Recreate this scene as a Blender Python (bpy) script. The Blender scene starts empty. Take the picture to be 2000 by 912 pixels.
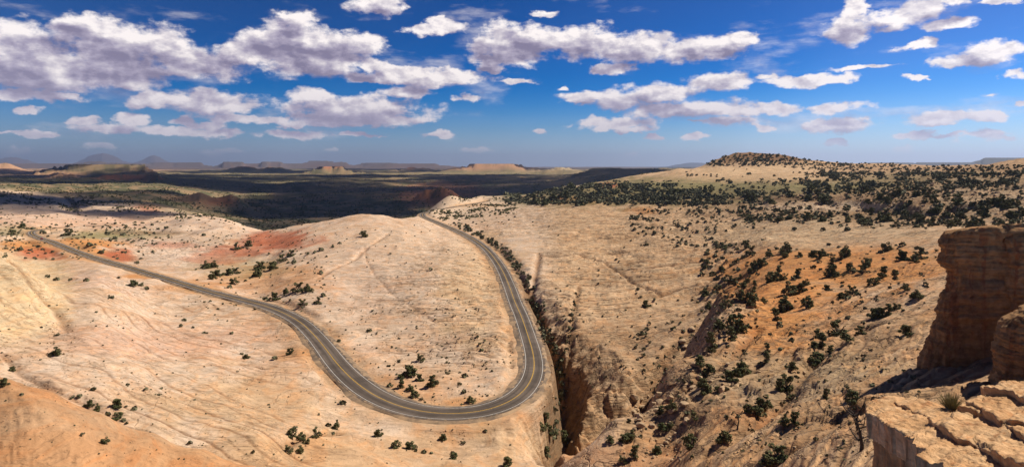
import bpy, bmesh, math, random
import numpy as np
from mathutils import Vector

sc = bpy.context.scene
R = math.radians
random.seed(7)
rng = np.random.default_rng(7)

# ------------------------------------------------------------------ camera, sun, sky
F = 1250.0            # focal length of the photograph in its own pixels (2000 wide)
HOR = 325.0           # row of the true horizon
S = 1.75              # metres per layout unit
SUN_AZ, SUN_EL = 68.0, 47.0      # degrees right of the view axis, above the horizon

cam_d = bpy.data.cameras.new("camera")
cam = bpy.data.objects.new("camera", cam_d)
sc.collection.objects.link(cam)
cam.location = (0, 0, 0)
cam.rotation_euler = (R(90), 0, 0)
cam_d.sensor_width = 36.0
cam_d.lens = 36.0 * F / 2000.0
cam_d.shift_y = -(456.0 - HOR) / 2000.0
cam_d.clip_start = 0.1
cam_d.clip_end = 400000
sc.camera = cam

sc.view_settings.view_transform = 'Standard'
sc.view_settings.look = 'None'
sc.view_settings.exposure = 0.32
sc.view_settings.gamma = 1.0
sc.cycles.max_bounces = 4
sc.cycles.diffuse_bounces = 2
sc.cycles.volume_bounces = 0
sc.cycles.transparent_max_bounces = 24
sc.cycles.use_denoising = True
try:
    sc.cycles.denoiser = 'OPENIMAGEDENOISE'; sc.cycles.denoising_input_passes = 'RGB_ALBEDO_NORMAL'; sc.cycles.denoising_prefilter = 'ACCURATE'
except Exception:
    pass

sun_d = bpy.data.lights.new("sun", 'SUN')
sun_d.energy = 5.0
sun_d.angle = R(0.5)
sun_d.color = (1.0, 0.91, 0.77)
sun = bpy.data.objects.new("sun", sun_d)
sc.collection.objects.link(sun)
sdir = Vector((math.sin(R(SUN_AZ)) * math.cos(R(SUN_EL)), math.cos(R(SUN_AZ)) * math.cos(R(SUN_EL)), math.sin(R(SUN_EL))))
sun.rotation_euler = sdir.to_track_quat('Z', 'Y').to_euler()

class NT:
    """Small helper for building node trees."""
    def __init__(s, tree):
        s.t = tree
    def n(s, typ, **kw):
        nd = s.t.nodes.new(typ)
        for k, v in kw.items():
            setattr(nd, k, v)
        return nd
    def put(s, sock, v):
        if isinstance(v, bpy.types.NodeSocket):
            s.t.links.new(v, sock)
        else:
            sock.default_value = v
    def math(s, op, a, b=None, c=None, clamp=False):
        nd = s.n('ShaderNodeMath', operation=op, use_clamp=clamp)
        s.put(nd.inputs[0], a)
        if b is not None: s.put(nd.inputs[1], b)
        if c is not None: s.put(nd.inputs[2], c)
        return nd.outputs[0]
    def vec(s, op, a, b=None, c=None):
        nd = s.n('ShaderNodeVectorMath', operation=op)
        s.put(nd.inputs[0], a)
        if b is not None: s.put(nd.inputs[1], b)
        if c is not None: s.put(nd.inputs[2], c)
        return nd.outputs['Value'] if op in ('LENGTH', 'DOT_PRODUCT') else nd.outputs[0]
    def scale(s, a, f):
        nd = s.n('ShaderNodeVectorMath', operation='SCALE')
        s.put(nd.inputs[0], a); s.put(nd.inputs['Scale'], f)
        return nd.outputs[0]
    def noise(s, v, scale, detail=4, rough=0.5, dim='3D', dist=0.0):
        nd = s.n('ShaderNodeTexNoise', noise_dimensions=dim)
        s.put(nd.inputs['Vector'], v)
        nd.inputs['Scale'].default_value = scale
        nd.inputs['Detail'].default_value = detail
        nd.inputs['Roughness'].default_value = rough
        nd.inputs['Distortion'].default_value = dist
        return nd
    def rmap(s, v, a, b, c=0.0, d=1.0, smooth=True):
        nd = s.n('ShaderNodeMapRange', interpolation_type='SMOOTHSTEP' if smooth else 'LINEAR')
        s.put(nd.inputs[0], v)
        for i, x in enumerate((a, b, c, d)): s.put(nd.inputs[1 + i], x)
        return nd.outputs[0]
    def mix(s, f, a, b, mode='MIX'):
        nd = s.n('ShaderNodeMix', data_type='RGBA', blend_type=mode)
        s.put(nd.inputs[0], f); s.put(nd.inputs[6], a); s.put(nd.inputs[7], b)
        return nd.outputs[2]

# cloud lobes of the sky in view: photograph column, row, half width, half height
CLOUDS = [
 (60,105,115,52),(140,62,58,34),(178,52,40,24),(215,66,40,26),(240,105,105,52),(310,88,68,36),(60,150,130,34),(200,142,120,32),
 (385,122,105,34),(30,186,70,16),(115,190,38,7),(560,75,76,34),(582,36,36,20),(600,112,108,36),(478,108,74,32),(690,92,48,20),
 (722,130,30,13),(640,85,60,26),(55,221,24,8),(380,198,72,23),(292,195,48,16),(440,204,58,20),(160,236,32,10),(265,236,34,13),
 (210,252,80,9),(390,256,90,9),(352,237,22,8),(480,232,55,10),(605,192,62,17),(700,215,130,27),(630,234,80,14),(745,236,90,12),
 (800,178,46,14),(832,150,110,17),(745,154,70,8),(800,136,58,9),(742,14,46,22),(862,266,28,7),(575,262,60,9),(820,62,32,11),
 (882,56,52,13),(872,44,28,9),(1000,84,76,38),(1042,78,58,27),(975,114,58,15),(1120,84,88,33),(1232,96,108,26),(1350,98,98,22),
 (1200,134,42,11),(1432,82,46,14),(965,130,28,7),(912,190,30,8),(1015,161,24,5),(1090,167,13,4),(1138,189,56,13),(1212,198,52,20),
 (1290,186,68,24),(1402,158,62,20),(1330,216,118,20),(1200,245,68,11),(1160,242,36,9),(1420,240,58,10),(1512,212,58,13),
 (1440,222,48,11),(1356,268,26,6),(1280,270,20,5),(1570,156,92,10),(1502,149,28,8),(1690,132,72,5),(1640,210,50,12),(1632,245,76,14),
 (1658,58,46,26),(1662,18,22,22),(1738,36,56,18),(1802,22,60,20),(1850,45,38,11),(1870,4,32,12),(1945,6,38,7),(1806,86,34,9),
 (1900,112,66,17),(1932,94,58,16),(1860,122,48,10),(1992,140,26,9),(1842,230,80,14),(1922,226,32,10),(1796,262,50,8),(1912,266,44,11),
 (1780,155,20,4),(1945,177,12,3),(1990,200,16,5),(1790,24,20,18),(540,236,30,6),(90,262,40,6),(700,262,50,5),(1060,28,26,7)]
_lo = random.Random(5)
CLOUDS += [(_lo.uniform(20, 1980), 318 - 78 * _lo.random() ** .8, _lo.uniform(14, 46), _lo.uniform(3, 6)) for _ in range(26)]
OVER = [(-260,60,160,60),(-200,180,160,26),(-420,120,120,70),(2200,60,130,40),(2160,190,120,18),(2350,130,110,40),(300,-160,150,60),(900,-260,200,70),(1500,-150,160,60),(1000,-110,90,26)]

def build_world():
    w = bpy.data.worlds.new("World")
    sc.world = w
    w.use_nodes = True
    w.cycles.sampling_method = 'NONE'
    t = w.node_tree
    t.nodes.clear()
    N = NT(t)
    out = N.n('ShaderNodeOutputWorld')
    bg = N.n('ShaderNodeBackground')
    bg.inputs[1].default_value = 0.10
    t.links.new(bg.outputs[0], out.inputs[0])
    sky = N.n('ShaderNodeTexSky', sky_type='NISHITA', sun_disc=False)
    sky.sun_elevation = R(SUN_EL)
    sky.sun_rotation = R(SUN_AZ)
    sky.altitude = 2500
    sky.air_density = 1.0
    sky.dust_density = 0.35
    sky.ozone_density = 3.5
    # a polarising filter deepens the blue of the whole sky
    g = N.n('ShaderNodeGamma'); g.inputs[1].default_value = SKY_GAMMA
    t.links.new(N.scale(sky.outputs[0], 0.1), g.inputs[0])
    hs = N.n('ShaderNodeHueSaturation'); hs.inputs['Saturation'].default_value = SKY_SAT
    hs.inputs['Hue'].default_value = 0.50
    t.links.new(g.outputs[0], hs.inputs['Color'])
    skyc0 = N.scale(hs.outputs[0], SKY_MUL)
    tc = N.n('ShaderNodeTexCoord')
    sep = N.n('ShaderNodeSeparateXYZ'); t.links.new(tc.outputs['Generated'], sep.inputs[0])
    x, y, z = sep.outputs
    a = N.math('ARCTAN2', x, y)
    hyp = N.math('SQRT', N.math('ADD', N.math('MULTIPLY', x, x), N.math('ADD', N.math('MULTIPLY', y, y), 1e-5)))
    e = N.math('DIVIDE', z, hyp)
    # dusty lavender air low over the desert
    airc = N.mix(N.rmap(a, -0.75, 0.75), (1.9, 2.3, 4.0, 1), (4.4, 5.2, 7.4, 1))      # brighter towards the sun
    skyc = N.mix(N.rmap(e, -0.02, 0.105, 0.85, 0.0), skyc0, airc)
    cb = N.n('ShaderNodeCombineXYZ'); N.put(cb.inputs[0], a); N.put(cb.inputs[1], e)
    P0 = cb.outputs[0]
    Pn = N.vec('MULTIPLY', P0, (1.0, 1.7, 1.0))
    wn = N.noise(Pn, 9.0, 3, 0.55, '2D')
    wf = N.noise(Pn, 45.0, 4, 0.6, '2D')
    off = N.vec('MULTIPLY', N.vec('SUBTRACT', wn.outputs['Color'], (0.5, 0.5, 0.5)), (0.05, 0.022, 0))
    off2 = N.vec('MULTIPLY', N.vec('SUBTRACT', wf.outputs['Color'], (0.5, 0.5, 0.5)), (0.026, 0.013, 0))
    P = N.vec('ADD', P0, N.vec('ADD', off, off2))
    def field(Pv, lobes, k, kr=1.0):
        acc = None
        for (u, v, rx, ry) in lobes:
            al = math.atan((u - 1000) / F); ca = math.cos(al)
            el = (HOR - v) / F * ca
            ax, ay = rx * 1.12 / F * ca * ca, ry * 1.12 / F * ca
            q = N.vec('MULTIPLY_ADD', Pv, (1 / ax, 1 / ay, 0), (-al / ax, -el / ay, 0))
            l = N.vec('LENGTH', q)
            acc = l if acc is None else N.math('SMOOTH_MIN', acc, l, k)
        return N.math('SUBTRACT', 1.0, acc)
    F1 = field(P, CLOUDS + OVER, 0.18)
    big = [c for c in CLOUDS if c[2] > 28 and c[3] > 9]
    Pup = N.vec('ADD', P, (0.006, 0.017, 0))
    F2 = field(Pup, big, 0.3)
    d1 = N.noise(Pn, 22.0, 9, 0.62, '2D')
    d2 = N.noise(N.vec('ADD', Pn, (0.0055, 0.0095, 0)), 22.0, 9, 0.62, '2D')
    nz = N.math('SUBTRACT', d1.outputs[0], 0.5)
    nz2 = N.math('SUBTRACT', d2.outputs[0], 0.5)
    dens = N.math('MULTIPLY_ADD', nz, 1.7, F1)
    alpha = N.rmap(dens, -0.16, 0.36)
    # thin veil streets between the heaps
    veil = N.rmap(N.math('MULTIPLY_ADD', N.noise(N.vec('MULTIPLY', P0, (1.0, 3.6, 1)), 6.0, 7, 0.6, '2D').outputs[0], 1.0, N.math('MULTIPLY', F1, 0.08)), 0.50, 0.74, 0.0, 0.42)
    lo = N.rmap(e, 0.0, 0.07)
    veil = N.math('MULTIPLY', veil, lo)
    alpha = N.math('MAXIMUM', alpha, veil)
    alpha = N.math('MULTIPLY', alpha, N.rmap(e, 0.004, 0.045, 0.0, 1.0))
    # self-shading: how much cloud lies towards the sun, plus the relief of the billows
    s1 = N.noise(Pn, 17.0, 5, 0.5, '2D'); s2 = N.noise(N.vec('ADD', Pn, (0.008, 0.014, 0)), 17.0, 5, 0.5, '2D')
    rl = N.math('MULTIPLY', N.math('SUBTRACT', s1.outputs[0], s2.outputs[0]), 1.5)
    relief = N.math('MULTIPLY', N.math('SUBTRACT', nz, nz2), 1.2)
    relief = N.math('ADD', relief, rl)
    thick = N.rmap(N.math('MULTIPLY_ADD', N.math('SUBTRACT', s2.outputs[0], 0.5), 1.1, F2), -0.25, 0.85)
    lit = N.math('ADD', N.math('SUBTRACT', 0.90, N.math('MULTIPLY', thick, 0.72)), relief, clamp=True)
    ramp = N.n('ShaderNodeValToRGB')
    cr = ramp.color_ramp
    cr.elements[0].position = 0.0; cr.elements[0].color = (0.21, 0.185, 0.28, 1)
    cr.elements[1].position = 1.0; cr.elements[1].color = (0.90, 0.83, 0.81, 1)
    el = cr.elements.new(0.35); el.color = (0.37, 0.33, 0.43, 1)
    el = cr.elements.new(0.7); el.color = (0.62, 0.57, 0.61, 1)
    t.links.new(lit, ramp.inputs[0])
    # the air in front of low clouds
    cc = N.mix(N.rmap(e, 0.02, 0.16, 0.5, 0.0), ramp.outputs[0], (0.46, 0.43, 0.56, 1))
    cs = N.scale(cc, 10.0)        # background strength is 0.1
    fin = N.mix(alpha, skyc, cs)
    t.links.new(fin, bg.inputs[0])

SKY_GAMMA, SKY_SAT, SKY_MUL = 1.95, 1.2, 10.3
HAZE_COL, HAZE_DENS = (0.60, 0.72, 1.0, 1), 2.3e-5
build_world()

# ------------------------------------------------------------------ helpers
def link(o, parent=None):
    sc.collection.objects.link(o)
    if parent is not None:
        o.parent = parent
    return o

def tag(o, label=None, cat=None, group=None, kind=None):
    if label: o['label'] = label
    if cat: o['category'] = cat
    if group: o['group'] = group
    if kind: o['kind'] = kind
    return o

def mesh_from(name, verts, faces, mat=None, smooth=False):
    """verts (n,3), faces (m,k) arrays with constant k."""
    verts = np.asarray(verts, dtype=np.float32)
    faces = np.asarray(faces, dtype=np.int32)
    me = bpy.data.meshes.new(name)
    m, k = faces.shape
    me.vertices.add(len(verts)); me.vertices.foreach_set('co', verts.ravel())
    me.loops.add(m * k); me.loops.foreach_set('vertex_index', faces.ravel())
    me.polygons.add(m); me.polygons.foreach_set('loop_start', np.arange(0, m * k, k, dtype=np.int32))
    if smooth: me.polygons.foreach_set('use_smooth', np.ones(m, dtype=bool))
    me.update(calc_edges=True)
    if mat: me.materials.append(mat)
    return me

def obj(name, me, parent=None):
    return link(bpy.data.objects.new(name, me), parent)

def empty(name, loc=(0, 0, 0)):
    o = bpy.data.objects.new(name, None)
    o.location = loc
    o.empty_display_size = 0.2
    return link(o)

_perm = np.random.default_rng(3).permutation(4096).astype(np.int32)
_ang = np.random.default_rng(4).uniform(0, 2 * np.pi, 4096).astype(np.float32)
_gx, _gy = np.cos(_ang), np.sin(_ang)
def perlin(x, y, seed=0):
    x = np.asarray(x, np.float32) + np.float32(seed * 17.31); y = np.asarray(y, np.float32) + np.float32(seed * 9.77)
    xi = np.floor(x); yi = np.floor(y)
    fx = x - xi; fy = y - yi
    xi = xi.astype(np.int32); yi = yi.astype(np.int32)
    def h(i, j): return _perm[(_perm[i & 4095] + j) & 4095]
    def d(i, j, dx, dy):
        k = h(i, j); return _gx[k] * dx + _gy[k] * dy
    su = fx * fx * fx * (fx * (fx * 6 - 15) + 10); sv = fy * fy * fy * (fy * (fy * 6 - 15) + 10)
    n00 = d(xi, yi, fx, fy); n10 = d(xi + 1, yi, fx - 1, fy)
    n01 = d(xi, yi + 1, fx, fy - 1); n11 = d(xi + 1, yi + 1, fx - 1, fy - 1)
    a = n00 + su * (n10 - n00); b = n01 + su * (n11 - n01)
    return (a + sv * (b - a)) * 1.5
def fbm(x, y, oct=4, seed=0, gain=0.5):
    s = 0; a = 1.0; f = 1.0
    for i in range(oct):
        s = s + a * perlin(np.asarray(x) * f, np.asarray(y) * f, seed + i * 3.3); a *= gain; f *= 2.03
    return s
def sstep(a, b, x):
    t = np.clip((x - a) / (b - a), 0, 1); return t * t * (3 - 2 * t)

# ------------------------------------------------------------------ the road line: photo column, row, distance, width between edge lines
ROAD = [(215,440,560,2.9),(170,442,540,2.9),(130,444,520,2.9),(90,447,480,2.9),(66,451,440,2.9),(62,457,410,2.9),(78,465,375,2.9),(100,472,350,2.9),
 (150,492,312,2.9),(200,508,285,2.9),(250,522,265,2.9),(300,537,246,2.9),(350,552,230,3.0),(400,567,217,3.2),(450,580,206,3.5),(490,590,198,3.8),
 (525,600,191,4.2),(560,614,182,4.2),(590,632,172,4.2),(615,656,160,4.2),(635,680,149,4.3),(655,706,139,4.4),(677,730,130.5,4.5),(702,752,123.5,4.6),
 (732,772,118,4.7),(772,790,113.5,4.8),(822,803,110.3,4.9),(880,808,109.2,4.9),(938,803,110.3,4.8),(982,790,113.5,4.6),(1013,772,117.5,4.2),
 (1034,748,123.5,3.8),(1043,720,132,3.6),(1041,690,143.5,3.5),(1031,655,159,3.5),(1019,620,178,3.6),(1006,590,198,3.7),(995,560,223,3.8),
 (982,530,256,3.9),(966,505,291,3.9),(946,483,335,3.9),(920,465,385,4.0),(890,450,445,4.2),(860,437,520,4.4),(838,428,590,4.6),(826,422,640,4.8),
 (828,416.5,690,4.8),(850,411,740,4.6),(885,404.5,800,4.6),(920,399,860,4.6),(948,394,930,4.6)]
FARROAD = [(128,384,1120,5),(138,391,1010,5),(146,400,900,5),(149,409,800,5),(146,416,745,5)]
def to_xyz(u, v, Y): return ((u - 1000) / F * Y, Y, -(v - HOR) / F * Y)
def spline(pts, step):
    """Catmull-Rom through points, resampled to about even steps."""
    p = np.array(pts, float); p = np.vstack([2 * p[0] - p[1], p, 2 * p[-1] - p[-2]])
    out = []
    for i in range(1, len(p) - 2):
        t = np.linspace(0, 1, 24, endpoint=False)[:, None]
        a, b, c, d = p[i - 1], p[i], p[i + 1], p[i + 2]
        out.append(0.5 * (2 * b + (c - a) * t + (2 * a - 5 * b + 4 * c - d) * t ** 2 + (3 * b - a - 3 * c + d) * t ** 3))
    o = np.vstack(out + [p[-2][None]])
    L = np.concatenate([[0], np.cumsum(np.linalg.norm(np.diff(o[:, :2], axis=0), axis=1))])
    s = np.arange(0, L[-1], step)
    return np.stack([np.interp(s, L, o[:, k]) for k in range(o.shape[1])], 1)
def smooth_line(a, n):
    for _ in range(n):
        a[1:-1] = 0.25 * a[:-2] + 0.5 * a[1:-1] + 0.25 * a[2:]
    return a
road = smooth_line(spline([(*to_xyz(u, v, Y), w) for u, v, Y, w in ROAD], 1.0), 6)
froad = smooth_line(spline([(*to_xyz(u, v, Y), w) for u, v, Y, w in FARROAD], 6.0), 4)

# ------------------------------------------------------------------ the lie of the land: (distance, photo row) down key columns; 'h' = metres below the eye
def far(*skip): return [(1000,427),(1300,407),(1800,385),(2500,365),(3500,351),(5000,341.5),(8000,334),(15000,329),(40000,326.4)]
def h(Y, H): return (Y, HOR + H * F / Y)
COL = {
 -300: [h(10,18),h(30,21),h(70,25),h(95,31),h(130,24),h(170,18),h(230,24),h(330,38),h(600,46),h(1000,50),h(1700,52),h(3000,50),h(8000,40),h(40000,36)],
 -120: [h(10,19),h(30,21),h(70,25),h(95,31),h(130,25),h(170,20),h(230,28),h(330,38),h(600,46),h(1000,50),h(1700,52),h(3000,50),h(8000,40),h(40000,36)],
 0: [h(10,20),h(30,21),(50,912),(72,757),h(80,33.5),(95,745),(115,680),(135,610),(155,550),(172,487),h(200,31),h(260,39),(340,468),(420,450),(520,430),(640,412),(800,395),(1050,378),(1500,362),(2200,351),(3500,341),(7000,334),(15000,329),(40000,326.2)],
 50: [(160,540)],
 100: [h(30,22),(50,930),(71,786),h(80,34.5),(95,760),(110,705),(130,655),(152,597),h(185,35),(240,540),(270,520),(300,500),(350,472),(400,456),(500,436),(620,420),(760,405),(950,390),(1250,375),(1700,362),(2500,351),(3500,343),(7000,335),(15000,329)],
 200: [h(10,22),h(30,25),(50,980),(69,820),h(78,35.5),(92,790),(110,720),(132,655),(160,595),(195,550),(235,527),(262,514),(285,508),(320,492),(370,478),(440,462),(540,443),(680,422),(850,402),(1100,383),(1500,367),(2200,353),(3500,344),(7000,335),(15000,329)],
 300: [h(30,27),(50,1040),(67,858),h(76,36.3),(88,840),(105,765),(130,690),(160,635),(200,580),(230,543),(246,537),(300,512),(360,490),(440,468),(540,445),(680,425),(850,408),(1100,388),(1500,370),(2200,354),(3500,345),(7000,335.5),(15000,329)],
 400: [h(10,24),h(30,28),(50,1080),(66,885),h(74,37),(86,868),(105,780),(130,705),(165,640),(200,586),(217,567),(270,535),(320,505),(400,470),(480,447),(550,430),(600,421),h(720,62),(1000,413),(1150,402),(1400,389),(2000,369),(3000,353),(5000,341),(8000,334.5),(15000,329)],
 500: [h(30,28),(50,1100),(64,905),h(73,37),(84,880),(105,790),(135,710),(170,640),(200,592),(215,582),(260,540),(310,510),(380,478),(460,455),(520,449),h(680,74)] + far(),
 600: [h(10,25),h(30,30),(50,1150),(72,965),(86,900),(105,800),(130,720),(150,675),(168,642),(190,595),(230,540),(280,505),(340,470),(390,450),(430,440),h(600,78)] + far(),
 690: [h(30,31),(50,1180),(86,905),(105,822),(124,750),(150,680),(180,620),(220,560),(270,505),(330,466),(390,434),(440,419),h(610,80)] + far(),
 755: [(420,430),(450,419)],
 785: [(440,436),(470,429)],
 826: [(440,438),(540,427),(610,423.5)],
 840: [(300,488),(400,455),(480,440),(560,431.5)],
 860: [(400,459),(520,438),(600,426),(680,417.5),(760,410)],
 815: [h(10,26),h(30,32),(50,1230),(86,920),(100,850),(110,803),(125,748),(150,685),(185,605),(235,540),(300,483),(370,450),(440,434),(520,425),(600,421.5),h(730,78)] + far(),
 880: [(50,1250),(86,920),(100,860),(109,808),(125,745),(150,675),(190,595),(240,525),(310,478),(400,458),(480,446),(560,433),(640,422),(720,412),(800,405),(850,392),(880,377),h(1040,82),(1300,407),(1800,384),(3500,351)],
 940: [h(30,31),(86,925),(98,870),(111,803),(125,745),(150,672),(195,590),(250,528),(335,485),(400,462),(500,436),(650,412),(800,401),(900,393),(960,378),h(1150,82),(1800,383),(2500,365),(3500,351),(5000,341),(8000,333.5),(15000,329),(40000,326.5)],
 1000: [(60,1120),(86,930),(96,880),(112,780),(125,738),(140,698),(165,640),(190,592),(235,535),(300,492),(400,450),(550,420),(750,402),(950,387),(1030,383),h(1300,74),(2000,373),(3500,350)],
 1050: [h(10,27),h(30,31),(60,1080),(86,925),(96,880),(108,830),(122,757),(140,700),(165,640),(200,580),(250,520),(320,480),(420,445),(560,415),(750,398),(950,383),(1030,379),h(1300,70),(2000,371),(3500,350)],
 1100: [(60,1010),(75,898),h(88,42),h(100,43),(112,800),(125,757),(150,690),(185,610),(230,545),(300,485),(400,440),(520,410),(650,392),(800,380),(950,372),(1080,367),h(1350,66),(2200,364),(3500,349),(8000,333)],
 1200: [h(20,28),h(40,30.5),(60,985),(79,826),h(91,45),h(104,48),(114,848),(121,800),(135,735),(155,680),(185,612),(225,555),(290,495),(380,445),(480,412),(580,392),(700,378),(850,366),(1000,357),(1120,351),h(1500,54),(2400,344),(3000,335),(8000,333)],
 1300: [h(10,24),h(30,26),(50,1010),(70,860),(94,733),h(106,42),h(118,45),(132,735),(150,675),(180,610),(220,552),(280,495),(360,448),(450,412),(560,385),(700,365),(850,352),(1000,342),(1120,338),h(1500,45),(2600,335),(4000,334),(8000,331),(40000,326)],
 1400: [h(38,24),(55,880),(70,790),(90,700),(110,642),(132,602),h(146,36),(176,583),(210,545),(260,498),(330,452),(410,418),(500,392),(620,370),(760,352),(880,341),(1000,334),h(1300,20),h(3000,28),h(8000,36)],
 1500: [h(10,17),h(32,20),(45,912),(62,800),(85,700),(125,600),(160,545),(185,518),(240,475),(320,430),(420,398),(520,374),(640,352),(800,340),(1000,334),h(1300,15),h(3000,22),h(8000,30)],
 1600: [h(18,17),(38,912),(55,800),(77,700),(110,600),(165,520),(230,465),(310,422),(400,392),(500,370),(620,352),(760,341),(900,333),(1000,331),h(1300,12),h(3000,20),h(8000,30)],
 1700: [h(10,14),h(22,16),(32,912),(50,800),(70,700),(100,600),(150,520),(215,460),(300,415),(380,387),(470,364),(580,348),(700,336),(900,326),(1000,324),h(1300,10),h(3000,20),h(8000,30)],
 1800: [h(20,14.5),(28,912),(45,800),(62,700),(88,600),(130,520),(190,460),(260,415),(330,382),(400,362),(500,346),(640,335),(850,329),h(1300,10),h(3000,20),h(8000,30)],
 1900: [h(10,11),h(20,12.5),(29,890),(42,800),(58,700),(80,600),(115,520),(165,465),(220,425),(280,385),(340,360),(420,343),(550,332),(800,328),h(1300,8),h(3000,20),h(8000,30)],
 2000: [h(20,12),(40,800),(55,700),(75,600),(110,520),(155,460),(205,415),(260,375),(320,350),(400,333),(520,317),h(800,4),h(1300,8),h(3000,20),h(8000,30),h(40000,36)],
 2300: [h(10,9),h(20,11),h(40,14),h(75,15),h(110,15),h(155,14),h(205,12),(320,340),(520,310),h(800,2),h(1300,8),h(3000,20),h(8000,30),h(40000,36)],
}
cp = [(u, math.log(Y), (v - HOR) / F * Y) for u, l in COL.items() for Y, v in l]
for r in road[::14]:
    cp.append((1000 + r[0] / r[1] * F, math.log(r[1]), -r[2]))
cp = np.array(cp)
def tps_fit(cp):
    A = np.stack([cp[:, 0] / 100, cp[:, 1] / 0.25], 1)
    d2 = ((A[:, None] - A[None]) ** 2).sum(-1)
    K = 0.5 * d2 * np.log(d2 + 1e-9); n = len(A)
    K[np.arange(n), np.arange(n)] += 0.03
    Pm = np.hstack([np.ones((n, 1)), A])
    M = np.block([[K, Pm], [Pm.T, np.zeros((3, 3))]])
    w = np.linalg.solve(M, np.concatenate([cp[:, 2], np.zeros(3)]))
    return A.astype(np.float32), w.astype(np.float32)
A_, W_ = tps_fit(cp)
def tps(u, ly):
    out = np.empty(u.size, np.float32); uu = (u.ravel() / 100).astype(np.float32); yy = (ly.ravel() / 0.25).astype(np.float32)
    n = len(A_)
    for i in range(0, u.size, 20000):
        a, b = uu[i:i + 20000, None], yy[i:i + 20000, None]
        d2 = (a - A_[:, 0]) ** 2 + (b - A_[:, 1]) ** 2 + np.float32(1e-9)
        out[i:i + 20000] = (0.5 * d2 * np.log(d2)) @ W_[:n] + W_[n] + a[:, 0] * W_[n + 1] + b[:, 0] * W_[n + 2]
    return out.reshape(u.shape)

# grid: fan of columns, rows packed where the ground is looked at most closely
NU = 1040
U = np.linspace(-300, 2300, NU).astype(np.float32)
knots = [(12, 34, 50), (34, 75, 120), (75, 135, 270), (135, 330, 260), (330, 700, 150), (700, 1500, 90), (1500, 40000, 110)]
Yr = np.concatenate([np.exp(np.linspace(math.log(a), math.log(b), n, endpoint=False)) for a, b, n in knots] + [[40000.0]]).astype(np.float32)
NR = len(Yr)
LY = np.log(Yr)
cu = np.linspace(-300, 2300, 400); cr = np.linspace(0, NR - 1, 480)
cly = np.interp(cr, np.arange(NR), LY)
Hc = tps(*np.meshgrid(cu, cly)[0:2])
# bilinear up to the full grid
iu = np.interp(U, cu, np.arange(400)); ir = np.linspace(0, 479, NR)
i0 = np.minimum(iu.astype(int), 398); fu = (iu - i0).astype(np.float32)
r0 = np.minimum(ir.astype(int), 478); fr = (ir - r0).astype(np.float32)[:, None]
Hc = Hc[:, i0] * (1 - fu) + Hc[:, i0 + 1] * fu
Hg = Hc[r0] * (1 - fr) + Hc[r0 + 1] * fr
Yg = np.repeat(Yr[:, None], NU, 1)
Ug = np.repeat(U[None], NR, 0)
Xg = (Ug - 1000) / F * Yg
Zg = -Hg.astype(np.float32)
del Hg, Hc

def rows(Ya, Yb): return slice(max(0, np.searchsorted(Yr, Ya)), min(NR, np.searchsorted(Yr, Yb) + 1))
def near_line(line, reach, extra=None):
    """Distance to a line, its height and width there, for every grid vertex within reach."""
    D = np.full((NR, NU), 1e9, np.float32); E = np.zeros((NR, NU), np.float32); Wd = np.zeros((NR, NU), np.float32)
    for p in line:
        rs = rows(p[1] - reach, p[1] + reach)
        k = F / max(p[1] - reach, 5)
        ua, ub = 1000 + (p[0] - reach) * F / (p[1] + (reach if p[0] - reach > 0 else -reach)), 1000 + (p[0] + reach) * F / (p[1] + (-reach if p[0] + reach > 0 else reach))
        ca, cb_ = np.searchsorted(U, ua), np.searchsorted(U, ub)
        if ca >= cb_: continue
        cs = slice(ca, cb_)
        d = np.hypot(Xg[rs, cs] - p[0], Yg[rs, cs] - p[1])
        m = d < D[rs, cs]
        D[rs, cs] = np.where(m, d, D[rs, cs]); E[rs, cs] = np.where(m, p[2], E[rs, cs]); Wd[rs, cs] = np.where(m, p[3], Wd[rs, cs])
    return D, E, Wd
Droad, Eroad, Wroad = near_line(road, 16)
Dfar, Efar, Wfar = near_line(froad, 30)

# canyon: photo column, row, distance, half width of the cut, depth
CANYON = [(945,486,375,0.5,0.5),(985,515,300,0.8,1.8),(1012,545,245,1.2,3.5),(1036,585,202,1.8,6.0),(1056,630,170,2.5,8.5),(1080,672,150,4.0,11.5),(1099,712,138,4.4,12.5),(1102,750,127,3.2,10.5),(1094,800,115,2.4,8.5),(1080,850,106,1.9,6),(1062,900,97,1.7,4)]
CHUTE = [(1400,600,156,1.6,1.5),(1345,680,146,3.0,4.0),(1295,752,135,4.6,7.0),(1245,812,126,7.5,9.0),(1190,852,119,9.5,10.0),(1130,866,112,8.5,8.0),(1088,874,107,5,4.5)]
can = spline([((u - 1000) / F * Y, Y, d, w) for u, v, Y, w, d in CANYON], 0.8)
can[:, 0] += 0.9 * fbm(np.arange(len(can)) * .16, np.arange(len(can)) * 0, 3, 140); can[:, 3] *= 1 + .45 * perlin(np.arange(len(can)) * .23, np.arange(len(can)) * 0, 143)
Dcan, Ecan, Wcan = near_line(can, 14)
chu = spline([((u - 1000) / F * Y, Y, d, w) for u, v, Y, w, d in CHUTE], 0.8)
Dchu, Echu, Wchu = near_line(chu, 14)

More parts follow.
